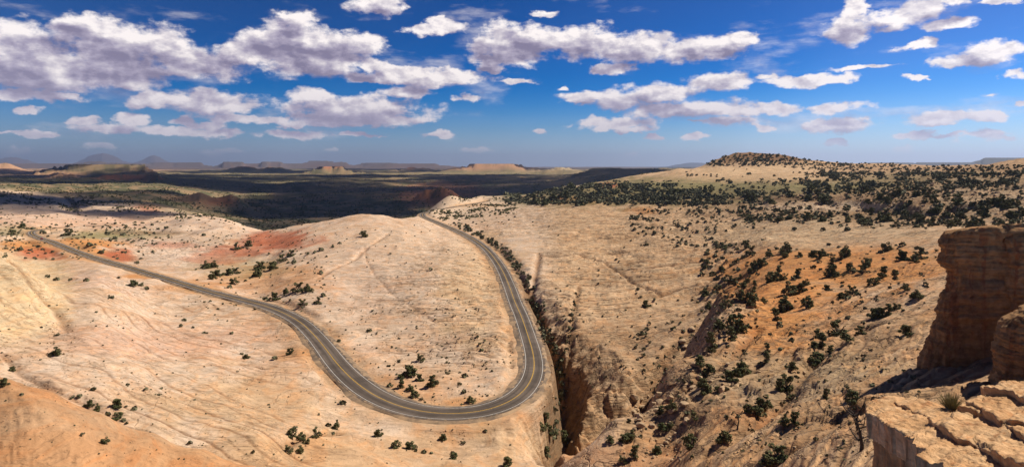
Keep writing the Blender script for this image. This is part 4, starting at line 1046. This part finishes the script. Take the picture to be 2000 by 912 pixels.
def scatter(u0, u1, v0, v1, n, p0, p1, noise=0.0, seed=0, edge=None):
    k = 0; tries = 0
    while k < n and tries < n * 30:
        tries += 1
        u, v = pr.uniform(u0, u1), pr.uniform(v0, v1)
        if any(((u - a) / b) ** 2 + ((v - c) / d) ** 2 < pr.uniform(.6, 1.25) and pr.random() < k_ for a, c, b, d, k_ in BARE): continue
        if noise and float(perlin(np.float32(u / 38), np.float32(v / 13), 600 + seed)) < pr.uniform(-.6, .6) * (2 - noise * 1.6) + noise - .55: continue
        PLANTS.append((u, v, p0 * (p1 / p0) ** (pr.random() ** 1.4))); k += 1
scatter(985, 1420, 364, 398, 520, 5, 14, .6, 1)
scatter(1000, 1480, 358, 397, 1900, 3.5, 9, .7, 31)
scatter(1480, 2000, 336, 370, 1200, 3, 8, .75, 32)
scatter(1440, 2000, 370, 445, 700, 3, 8, .9, 33)
scatter(1340, 1700, 318, 345, 260, 2.5, 6, .5, 34)
scatter(1040, 1330, 352, 372, 120, 3, 8, .4, 2)
scatter(1400, 2000, 334, 372, 330, 4, 12, .7, 3)
scatter(1440, 2000, 370, 448, 520, 5, 17, .7, 4)
scatter(1230, 1500, 392, 480, 330, 3, 9, .7, 5)
scatter(1370, 1480, 470, 640, 120, 6, 16, .4, 6)
scatter(1470, 1830, 470, 610, 130, 4, 11, .3, 7)
scatter(1380, 1660, 299, 322, 420, 3, 7, 0, 8)
scatter(1590, 1760, 318, 332, 170, 2.5, 5, 0, 9)
scatter(1740, 2000, 322, 340, 200, 3.5, 8, .2, 10)
scatter(1250, 1800, 620, 900, 240, 4, 12, .4, 11)
scatter(380, 640, 480, 605, 150, 3, 7, .4, 12)
scatter(0, 320, 432, 505, 240, 3, 8, .5, 13)
scatter(0, 1000, 560, 905, 330, 2, 5, .3, 14)
scatter(640, 1010, 600, 790, 190, 2.5, 6, .4, 15)
scatter(560, 960, 430, 620, 150, 2, 4, .3, 16)
scatter(0, 620, 395, 480, 560, 2, 5, .6, 17)
scatter(1040, 1240, 430, 760, 90, 2.5, 6, .3, 18)
scatter(860, 1010, 376, 440, 90, 2, 5, .4, 19)
scatter(1240, 1460, 560, 760, 110, 4, 10, .3, 20)
for t_ in range(150):                                     # thicket along the uphill verge of the road
    j = pr.random(); u = np.interp(j, [0, .3, .55, .75, .9, 1], [875, 930, 968, 995, 1020, 1046]); v = np.interp(j, [0, .3, .55, .75, .9, 1], [436, 459, 488, 520, 560, 610])
    PLANTS.append((u + pr.uniform(2, 10 + 14 * j) + 6, v + pr.uniform(-6, 6), pr.uniform(4, 10)))
for t_ in range(150):                                      # growth down in the ravine
    j = pr.random(); PLANTS.append((float(np.interp(j, [0, .25, .5, .7, 1], [1032, 1056, 1082, 1096, 1072])) + pr.uniform(-6, 12), float(np.interp(j, [0, .25, .5, .7, 1], [585, 635, 685, 740, 890])) + pr.uniform(-8, 8), pr.uniform(4, 13)))
for t_ in range(26):
    j = pr.random(); PLANTS.append((1100 + 26 * j + pr.uniform(-4, 4), 700 - 130 * j, pr.uniform(3, 8)))

def offroad(x, y, pad):
    d = np.hypot(road[:, 0] - x, road[:, 1] - y); i = int(np.argmin(d))
    return d[i] > road[i, 3] / 2 + 1.3 + pad
placed = []
for (u, v, px) in PLANTS:
    g_ = ground(u, v + px * .36)
    if g_ is None: continue
    x, y, z = g_
    if y > 1400 or u < -20: continue
    w_ = px * 1.30 * y / F
    if not offroad(x, y, w_ * .4): continue
    placed.append([u, v, px, x, y, z, w_])
placed.sort(key=lambda p_: -p_[2])
is_jun = lambda p_: p_[2] >= 10.5
JL = [p_ for p_ in placed if is_jun(p_)]
SL = [p_ for p_ in placed if not is_jun(p_)]
rest = JL[300:] + SL[300:]; JL = JL[:300]; SL = SL[:300]

# places that anyone can find in the picture, used to tell plants and stones apart
ANCHORS = [(30,460,'by the road bend at far left'),(150,480,'beside the straight left road'),(90,545,'behind the pale dome at left'),(240,470,'in the green strip above the left road'),
 (250,550,'below the straight left road'),(60,430,'on the shaded slope at far left'),(330,440,'on the white rock shelf upper left'),(430,530,'in the sandy basin beyond the road'),(510,525,'near the red slope of the basin'),
 (470,478,'on the red rock band'),(580,500,'at the left foot of the central dome'),(590,570,'just above the road in the middle left'),(700,455,'on the crest of the central dome'),(640,500,'in the groove of the central dome'),
 (760,540,'on the face of the central dome'),(900,520,'under the upper road arm'),(800,610,'in the middle of the hairpin bowl'),(650,650,'inside the bend beside the lower road'),(720,720,'at the lower left inside the hairpin'),
 (795,740,'in the dark clump inside the hairpin'),(840,740,'right of the clump inside the hairpin'),(905,740,'in the right half of the hairpin'),(935,680,'by the inner curve of the road'),(935,784,'at the bottom inside the hairpin'),
 (980,690,'on the bank left of the road'),(560,690,'outside the road bend middle left'),(480,700,'on bare rock left of the road'),(400,640,'on bare rock below the left road'),(340,620,'on the open slickrock upper left'),
 (110,680,'on the pale dome at far left'),(180,610,'high on the pale slickrock left'),(20,740,'at the left edge of the picture'),(160,780,'along the gully at lower left'),(235,805,'at the end of the lower left gully'),
 (300,760,'on smooth rock lower left'),(180,855,'on the orange hill lower left'),(370,860,'on the rock at bottom left'),(500,870,'on the rock at bottom centre left'),(590,855,'in the thicket at bottom centre'),
 (650,830,'at the right end of bottom thicket'),(740,830,'below the outer road curve'),(800,870,'on the rock below the hairpin'),(890,870,'at bottom centre below the road'),(970,880,'at bottom beside the canyon'),
 (1070,840,'in the canyon below the hairpin'),(1060,640,'in the gully right of the road'),(990,520,'along the right verge of upper road'),(940,460,'beside the high part of the road'),(900,400,'near the far road bend'),
 (1115,625,'in the white crack right of the road'),(1080,470,'on the slickrock right of upper road'),(1150,420,'on the upper slickrock slope'),(1200,560,'on the grooved slickrock slope'),(1265,595,'at the joint in the grooved slope'),
 (1030,388,'on the plateau above the road'),(1120,380,'on the plateau left part'),(1220,375,'on the middle of the plateau'),(1320,375,'on the plateau left of the butte'),(1290,430,'below the plateau edge'),(1380,440,'on the dotted slope under the plateau'),
 (1180,355,'on the far rim of the plateau'),(1400,345,'at the left foot of the butte'),(1450,312,'on the left top of the butte'),(1560,312,'on the right top of the butte'),(1520,350,'on the grass before the butte'),
 (1650,350,'on the grass right of the butte'),(1680,325,'on the wooded ridge right of the butte'),(1800,335,'on the skyline right of the ridge'),(1940,330,'on the skyline at far right'),(1780,360,'on the broken rock upper right'),
 (1940,370,'on the broken slope at far right'),(1480,390,'at the left end of the rock band'),(1560,410,'under the rock band left part'),(1660,400,'on the middle of the rock band'),(1760,410,'in the gully of the rock band'),
 (1850,410,'above the rock pillar'),(1950,420,'behind the rock pillar'),(1700,435,'along the foot of the rock band'),(1430,500,'on the slope left of the orange bench'),(1500,495,'at the upper left of the orange bench'),
 (1600,490,'on the top of the orange bench'),(1650,525,'in the middle of the orange bench'),(1730,490,'at the upper right of orange bench'),(1780,500,'on the orange bench before the pillar'),(1710,545,'on the right of the orange bench'),
 (1790,570,'on pale rock beside the pillar'),(1510,540,'on the left of the orange bench'),(1560,560,'at the front of the orange bench'),(1640,575,'below the orange bench right part'),(1470,580,'at the lower left of the bench'),
 (1535,605,'on the sand under the bench'),(1420,640,'at the top of the canyon slope'),(1380,710,'on the rocky spur above the canyon'),(1440,725,'on the sandy slope beside the spur'),(1620,655,'on the slope below the bench'),
 (1720,610,'on the bare slope near the pillar'),(1500,690,'on the open sand mid slope'),(1600,700,'on the slanting rock mid right'),(1760,650,'in the rocks left of the pillar'),(1530,755,'on the dark slanting crack'),
 (1480,800,'at the dark cleft lower right'),(1400,800,'on the steep slope lower right'),(1300,800,'among the rubble above canyon'),(1230,850,'on the spur at bottom right'),(1330,870,'on the spur bottom edge'),
 (1420,860,'on the slanting rock at bottom'),(1540,830,'beside the ledge shadow'),(1660,780,'behind the foreground ledge'),(1520,885,'in the shadow at bottom right'),(1630,860,'in the shade left of the ledge'),(1330,640,'on the shaded chute above canyon'),(1340,560,'on the broken slope centre right')]
ORD = ['leftmost', 'second', 'third', 'fourth', 'fifth', 'sixth', 'seventh', 'eighth', 'ninth', 'tenth', 'eleventh', 'twelfth']
def assign(items, noun, adj):
    by = {}
    for it in items:
        a = min(range(len(ANCHORS)), key=lambda q: ((ANCHORS[q][0] - it[0]) / 1.3) ** 2 + (ANCHORS[q][1] - it[1]) ** 2)
        by.setdefault(a, []).append(it)
    labs = {}
    for a, l in by.items():
        ph = ANCHORS[a][2]
        if len(l) > 10:
            l = sorted(l, key=lambda i_: i_[1]); nr = min(6, -(-len(l) // 10)); h_ = -(-len(l) // nr)
            nms = [', upper row', ', lower row'] if nr == 2 else [', ' + x + ' row' for x in ('first', 'second', 'third', 'fourth', 'fifth', 'sixth')]
            rowsets = [(l[q * h_:(q + 1) * h_], nms[q]) for q in range(nr)]
        else: rowsets = [(l, '')]
        for rs, nm in rowsets:
            rs = sorted(rs, key=lambda i_: i_[0])
            for q, it in enumerate(rs):
                o_ = '' if len(rs) == 1 and not nm else (', ' + (ORD[q] if q == 0 else ('rightmost' if q == len(rs) - 1 else ORD[min(q, 11)] + ' from left')) + nm)
                labs[id(it)] = adj(it) + ' ' + noun + ' ' + ph + o_
    return labs
size_word = lambda px: 'large' if px >= 24 else 'mid-sized' if px >= 15 else 'small'
variant = {}
for p_ in JL: variant[id(p_)] = pr.randrange(6)
for p_ in SL: variant[id(p_)] = pr.randrange(5)
labJ = assign(JL, 'juniper', lambda i_: size_word(i_[2]) + ' ' + SHAPES[variant[id(i_)]])
labS = assign(SL, 'shrub', lambda i_: ('low ' if i_[2] > 7 else 'tiny low ') + 'grey-green')
for p_ in JL:
    u, v, px, x, y, z, w_ = p_
    q = variant[id(p_)]
    t_ = bpy.data.objects.new('juniper_tree', None); t_.empty_display_size = .2; link(t_)
    t_.location = (x * S, y * S, (z - .02 * w_) * S)
    s_ = w_ * S * pr.uniform(.92, 1.08)
    t_.scale = (s_, s_ * pr.uniform(.85, 1.1), s_ * pr.uniform(.70, .98)); t_.rotation_euler = (0, 0, pr.uniform(0, 6.28))
    tag(t_, labJ[id(p_)], 'juniper', 'junipers scattered over the rock and sand')
    obj('crown', JUN[q][0], t_); obj('trunk', JUN[q][1], t_)
for p_ in SL:
    u, v, px, x, y, z, w_ = p_
    o_ = obj('shrub', SHRUB[variant[id(p_)]])
    o_.location = (x * S, y * S, (z - .03 * w_) * S); s_ = w_ * S * 1.15
    o_.scale = (s_, s_ * pr.uniform(.8, 1.1), s_ * pr.uniform(.8, 1.2)); o_.rotation_euler = (0, 0, pr.uniform(0, 6.28))
    tag(o_, labS[id(p_)], 'shrub', 'low shrubs dotted over the rock')

# everything too small to pick apart: one scrub object; the woodland of the far plain another
def clump_mesh(items, faces_each, seed):
    r = np.random.default_rng(seed)
    P_ = np.array([(i_[3], i_[4], i_[5]) for i_ in items]); W__ = np.array([i_[6] for i_ in items]); n = len(items); k = faces_each
    d = r.normal(size=(n, k, 3)); d /= np.linalg.norm(d, axis=2)[..., None]; d[..., 2] = np.abs(d[..., 2]) * .9
    p = P_[:, None] + d * W__[:, None, None] * .36 * r.uniform(.5, 1, (n, k, 1)) + np.array([0, 0, .08]) * W__[:, None, None]
    nr = d + r.normal(scale=.5, size=(n, k, 3)); nr /= np.linalg.norm(nr, axis=2)[..., None]
    a = np.cross(nr, r.normal(size=(n, k, 3))); a /= np.linalg.norm(a, axis=2)[..., None]; b = np.cross(nr, a)
    s_ = W__[:, None, None] * r.uniform(.16, .27, (n, k, 1)); a *= s_; b *= s_ * .8
    V = np.stack([p - a, p - b, p + a, p + b], 2).reshape(-1, 3)
    return V, quads(V)
V, fcs = clump_mesh(rest, 16, 71)
tag(obj('scrub', mesh_from('scrub', V * S, fcs, M_SHR)), 'sparse tiny scrub dotted over rock and sand', kind='stuff')
far_items = []
tries = 0
while len(far_items) < 11000 and tries < 90000:
    tries += 1
    u = pr.uniform(-80, 1350); Y = math.exp(pr.uniform(math.log(560), math.log(5200)))
    if u > 1010 and Y < 1080: continue
    x = (u - 1000) / F * Y
    c = int(np.clip((u + 300) / 2600 * (NU - 1), 0, NU - 1)); r_ = int(np.clip(np.searchsorted(Yr, Y), 0, NR - 1))
    if Vg[r_, c] > Vmin[r_, c] + 2 or not offroad(x, Y, 3): continue
    if u < 340 and Y < 760: continue
    dn = .36 + 1.1 * float(perlin(np.float32(u / 55), np.float32(math.log(Y) * 9), 701)) + .5 * float(perlin(np.float32(u / 17), np.float32(math.log(Y) * 25), 702))
    if Y < 1000: dn -= .1
    if abs(C[r_, c, 0] - .40) < .12 and C[r_, c, 0] > .3: dn -= .35
    if dn < pr.random(): continue
    far_items.append((0, 0, 0, x, Y, float(Zg[r_, c]), pr.uniform(2.2, 4.2) * (1 + Y / 6000)))
V, fcs = clump_mesh(far_items, 9, 72)
tag(obj('distant_woodland', mesh_from('distant_woodland', V * S, fcs, M_JUN)), 'dark juniper woodland covering the far plain', kind='stuff')

# stones
STONES = []
def stones(u0, u1, v0, v1, n, p0, p1):
    for _ in range(n):
        STONES.append([pr.uniform(u0, u1), pr.uniform(v0, v1), p0 * (p1 / p0) ** (pr.random() ** 2)])
stones(1235, 1345, 765, 850, 75, 5, 24); stones(1330, 1430, 640, 770, 50, 5, 20); stones(1440, 1840, 690, 900, 130, 3, 10); stones(90, 150, 630, 695, 60, 2.5, 6)
stones(0, 70, 660, 705, 40, 2.5, 6); stones(1480, 1800, 376, 430, 120, 4, 11); stones(1210, 1330, 850, 905, 40, 4, 12); stones(1048, 1110, 640, 800, 60, 3, 8)
stones(590, 690, 690, 720, 15, 2, 4); stones(130, 330, 740, 790, 50, 2, 4.5); stones(1800, 2000, 350, 420, 70, 4, 11); stones(850, 920, 840, 870, 20, 2, 5); stones(700, 1000, 600, 780, 60, 2, 4)
st = []
for (u, v, px) in STONES:
    g_ = ground(u, v)
    if g_ is None or g_[1] > 700 or not offroad(g_[0], g_[1], .5): continue
    st.append([u, v, px, *g_, px * g_[1] / F])
st.sort(key=lambda p_: -p_[2])
big, small = st[:240], st[240:]
labR = assign(big, 'boulder', lambda i_: ('large' if i_[2] > 13 else 'small') + ' tan')
for p_ in big:
    o_ = obj('boulder', ROCKS[pr.randrange(7)])
    s_ = p_[6] * S * 1.15
    o_.location = (p_[3] * S, p_[4] * S, p_[5] * S + .10 * s_); o_.scale = (s_, s_ * pr.uniform(.7, 1.1), s_ * pr.uniform(.7, 1.2))
    o_.rotation_euler = (pr.uniform(-.25, .25), pr.uniform(-.25, .25), pr.uniform(0, 6.28))
    tag(o_, labR[id(p_)], 'boulder', 'boulders fallen on the slopes')
if small:
    co = []; fc_ = []; k = 0
    cube = np.array([(-1,-1,-1),(1,-1,-1),(1,1,-1),(-1,1,-1),(-1,-1,1),(1,-1,1),(1,1,1),(-1,1,1)], float)
    cf = np.array([(0,3,2,1),(4,5,6,7),(0,1,5,4),(1,2,6,5),(2,3,7,6),(3,0,4,7)])
    r = np.random.default_rng(91)
    for p_ in small:
        a = r.uniform(0, 6.28); sc3 = p_[6] * .5 * np.array([r.uniform(.7, 1.1), r.uniform(.5, .9), r.uniform(.35, .6)])
        q_ = cube * (1 - .35 * r.random((8, 1))) * sc3
        q_ = np.stack([q_[:, 0] * math.cos(a) - q_[:, 1] * math.sin(a), q_[:, 0] * math.sin(a) + q_[:, 1] * math.cos(a), q_[:, 2]], 1)
        co.append(q_ + np.array([p_[3], p_[4], p_[5] + .1 * p_[6]])); fc_.append(cf + k); k += 8
    tag(obj('rubble', mesh_from('rubble', np.vstack(co) * S, np.vstack(fc_), M_STONE)), 'small broken stones strewn on the slopes', kind='stuff')

# dead trees and the tuft on the ledge
def dead_tree(u, v, px, label, seed, lean=0.2, n=7):
    r = np.random.default_rng(seed)
    g_ = ground(u, v) ; x, y, z = g_; H_ = px * y / F * S
    e_ = empty('dead_tree', (x * S, y * S, z * S)); tag(e_, label, 'dead tree')
    top = np.array([lean, .05, .8]); mid = top * .5 + [.06, 0, .02]
    o_ = obj('trunk', mesh_from('dead_trunk', *tube(np.array([(0, 0, -.1), (.02, 0, .12), mid, top]) * H_, np.array([.05, .04, .028, .008]) * H_, 6), M_DEAD), e_)
    for b in range(n):
        t_ = r.uniform(.2, .95); p0 = top * t_; a = r.uniform(0, 6.28)
        d = np.array([math.cos(a) * .36, math.sin(a) * .36, r.uniform(.05, .45)]) * r.uniform(.5, 1.1)
        k1 = p0 + d * .5 + r.normal(scale=.05, size=3); k2 = p0 + d + r.normal(scale=.05, size=3)
        pts = [tube(np.array([p0, k1, k2]) * H_, np.array([.02, .013, .004]) * H_, 5)]
        for s_ in range(3):
            k3 = k2 * .6 + k1 * .4; pts.append(tube(np.array([k3, k3 + r.normal(scale=.09, size=3) + [0, 0, .05]]) * H_, np.array([.008, .003]) * H_, 4))
        obj('branch', mesh_from('dead_branch', *join(pts), M_DEAD), e_)
dead_tree(1682, 880, 90, 'bare black dead tree in shade against the ledge', 801, -.15, 12)
dead_tree(1440, 838, 38, 'thin bare dead tree on slanting rock lower right', 802, .05, 8)
dead_tree(1536, 652, 18, 'small twisted grey dead tree lying on the orange sand', 803, .5, 7)
dead_tree(1476, 668, 20, 'low fallen dead snag on sand left of the bench slope', 804, .7, 6)
q = on_bed(1858, 796, .05)
zt_ = PC + .05 + PX * q[0] + PY * q[1]
r = np.random.default_rng(77)
blades = []
for b in range(420):
    a = r.uniform(0, 6.28); rr = r.uniform(0, .07); p0 = np.array([math.cos(a) * rr, math.sin(a) * rr, -.02])
    ln = r.uniform(.14, .30); sp = r.uniform(.0, .95); a2 = a + r.normal(scale=.6)
    d = np.array([math.cos(a2) * math.sin(sp), math.sin(a2) * math.sin(sp), math.cos(sp)]) * ln
    sd = np.cross(d, r.normal(size=3)); sd = sd / np.linalg.norm(sd) * .0045
    blades.append(np.array([p0 - sd, p0 + sd, p0 + d + sd * .3 + [0, 0, -.01], p0 + d - sd * .3 + [0, 0, -.01]]))
V = np.vstack(blades)
o_ = obj('grass_tuft', mesh_from('grass_tuft', V * S, quads(V), M_TUFT)); o_.location = (q[0] * S, q[1] * S, zt_ * S)
tag(o_, 'dry yellow-green grass tuft growing from a crack on the ledge', 'grass tuft')

# the little dark red car coming along the left road
def car(u, v, Y):
    i = int(np.argmin(np.hypot(road[:, 0] - (u - 1000) / F * Y, road[:, 1] - Y)))
    d = road[i + 2, :2] - road[i - 2, :2]; ang = math.atan2(d[1], d[0]); nr = frame_of(road)[i]
    e_ = empty('car', ((road[i, 0] + nr[0] * .9) * S, (road[i, 1] + nr[1] * .9) * S, (road[i, 2] + .06) * S)); e_.rotation_euler = (0, 0, ang)
    tag(e_, 'small dark red car on the road at far left', 'car')
    pm, N, b = mat_new('car_paint', .3); b.inputs['Base Color'].default_value = (.16, .02, .015, 1); b.inputs['Specular IOR Level'].default_value = .5
    gm, N, b = mat_new('car_glass', .1); b.inputs['Base Color'].default_value = (.02, .02, .025, 1); b.inputs['Specular IOR Level'].default_value = .5
    tm, N, b = mat_new('tyre_rubber', .8); b.inputs['Base Color'].default_value = (.02, .02, .02, 1)
    def prism(prof, w0, w1, mat, name):
        n = len(prof); V = [(x, -w0 if z < .9 else -w1, z) for x, z in prof] + [(x, w0 if z < .9 else w1, z) for x, z in prof]
        bm = bmesh.new(); vs = [bm.verts.new(p) for p in V]
        bm.faces.new(vs[:n]); bm.faces.new(vs[n:][::-1])
        for k in range(n): bm.faces.new((vs[k], vs[n + k], vs[n + (k + 1) % n], vs[(k + 1) % n]))
        bmesh.ops.recalc_face_normals(bm, faces=bm.faces); bmesh.ops.bevel(bm, geom=bm.edges[:], offset=.04, segments=1, affect='EDGES')
        me = bpy.data.meshes.new(name); bm.to_mesh(me); bm.free(); me.materials.append(mat); return obj(name, me, e_)
    prism([(-2.2,.3),(2.2,.3),(2.25,.6),(2.1,.82),(1.1,.92),(.4,1.42),(-1.1,1.46),(-1.9,.98),(-2.2,.9)], .9, .72, pm, 'body')
    prism([(-1.6,.96),(.9,.96),(.36,1.36),(-1.06,1.40)], .88, .735, gm, 'window')
    for x in (-1.4, 1.35):
        for y in (-.8, .8):
            V, fcs = tube([(x, y - .12, .32), (x, y - .1, .32), (x, y + .1, .32), (x, y + .12, .32)], [.01, .33, .33, .01], 14)
            obj('wheel', mesh_from('car_wheel', V, fcs, tm), e_)
car(93, 467, 366)

# ------------------------------------------------------------------ clouds overhead that shade the plain, and the air
M_CLOUD, N_, b_ = mat_new('cloud_white', 1.0)
b_.inputs['Base Color'].default_value = (.85, .85, .87, 1)
b_.inputs['Specular IOR Level'].default_value = 0
b_.inputs['Alpha'].default_value = 0.30      # thin enough to let a little sun through
ALT = 2300.0
ox, oy = math.sin(R(SUN_AZ)) / math.tan(R(SUN_EL)), math.cos(R(SUN_AZ)) / math.tan(R(SUN_EL))
def cloud(cx, cy, rx, ry, label, seed):
    """A heap of cumulus whose shadow falls round (cx, cy)."""
    r = np.random.default_rng(seed)
    bm = bmesh.new(); bmesh.ops.create_icosphere(bm, subdivisions=2, radius=1.0)
    sv = np.array([v_.co[:] for v_ in bm.verts]); sf = np.array([[v_.index for v_ in f_.verts] for f_ in bm.faces]); bm.free()
    P_, Fc, k = [], [], 0
    n = int(48 + rx * ry / 9000)
    for i in range(min(n, 76)):
        a = r.uniform(0, 6.28); q = math.sqrt(r.random()) if i % 3 else r.uniform(.75, .95)
        x, y = math.cos(a) * rx * q, math.sin(a) * ry * q
        rad = min(rx, ry) * r.uniform(.22, .44) * (1.15 - .5 * q)
        c = np.array([x, y, rad * .35 + r.uniform(0, .35) * min(rx, ry) * (1 - q)])
        d = sv * rad * (1 + .28 * perlin(sv[:, 0] * 2.1 + i, sv[:, 1] * 2.1 + sv[:, 2] * 1.7, 900 + i))[:, None]
        d[:, 2] = np.maximum(d[:, 2] * .8, -rad * .3)
        P_.append(c + d); Fc.append(sf + k); k += len(sv)
    alt = max(ALT, .46 * (cy + 1.4 * ry))          # far heaps ride higher, well above the view
    V = np.vstack(P_) + np.array([cx + alt * ox, cy + alt * oy, alt])
    tag(obj('cloud', mesh_from('cloud', V * S, np.vstack(Fc), M_CLOUD, True)), label, kind='stuff')
for i, (cx, cy, rx, ry) in enumerate([(-430,1170,300,530),(-70,1720,460,600),(330,2450,640,720),(-760,2450,520,520),(-650,900,150,170),(-1500,2450,950,560),(-2000,7000,1500,1000),(700,7500,1700,1100),(-600,10500,2600,1300),(-2700,4450,1000,750),(-1500,3300,800,620),(500,4000,900,650),(-700,4500,800,600),(-200,3300,500,400)]):
    cloud(cx, cy, rx, ry, 'white cumulus cloud floating high over the plain', 950 + i)

hz = bpy.data.materials.new('haze'); hz.use_nodes = True
ht = hz.node_tree; ht.nodes.clear()
ho = ht.nodes.new('ShaderNodeOutputMaterial'); pv = ht.nodes.new('ShaderNodeVolumePrincipled')
pv.inputs['Color'].default_value = HAZE_COL
pv.inputs['Density'].default_value = HAZE_DENS
pv.inputs['Anisotropy'].default_value = 0.42
ht.links.new(pv.outputs[0], ho.inputs['Volume'])
x0, x1, y0, y1, z0, z1 = -42500, 42500, -60, 40500, float(Zg.min()) - 3, max(float(Zg.max()) + 20, 40)
Vb = np.array([(x, y, z) for z in (z0, z1) for y in (y0, y1) for x in (x0, x1)]) * S
fb = np.array([(0,2,3,1),(4,5,7,6),(0,1,5,4),(1,3,7,5),(3,2,6,7),(2,0,4,6)])
hb = obj('haze', mesh_from('haze', Vb, fb, hz))
hb['kind'] = 'stuff'
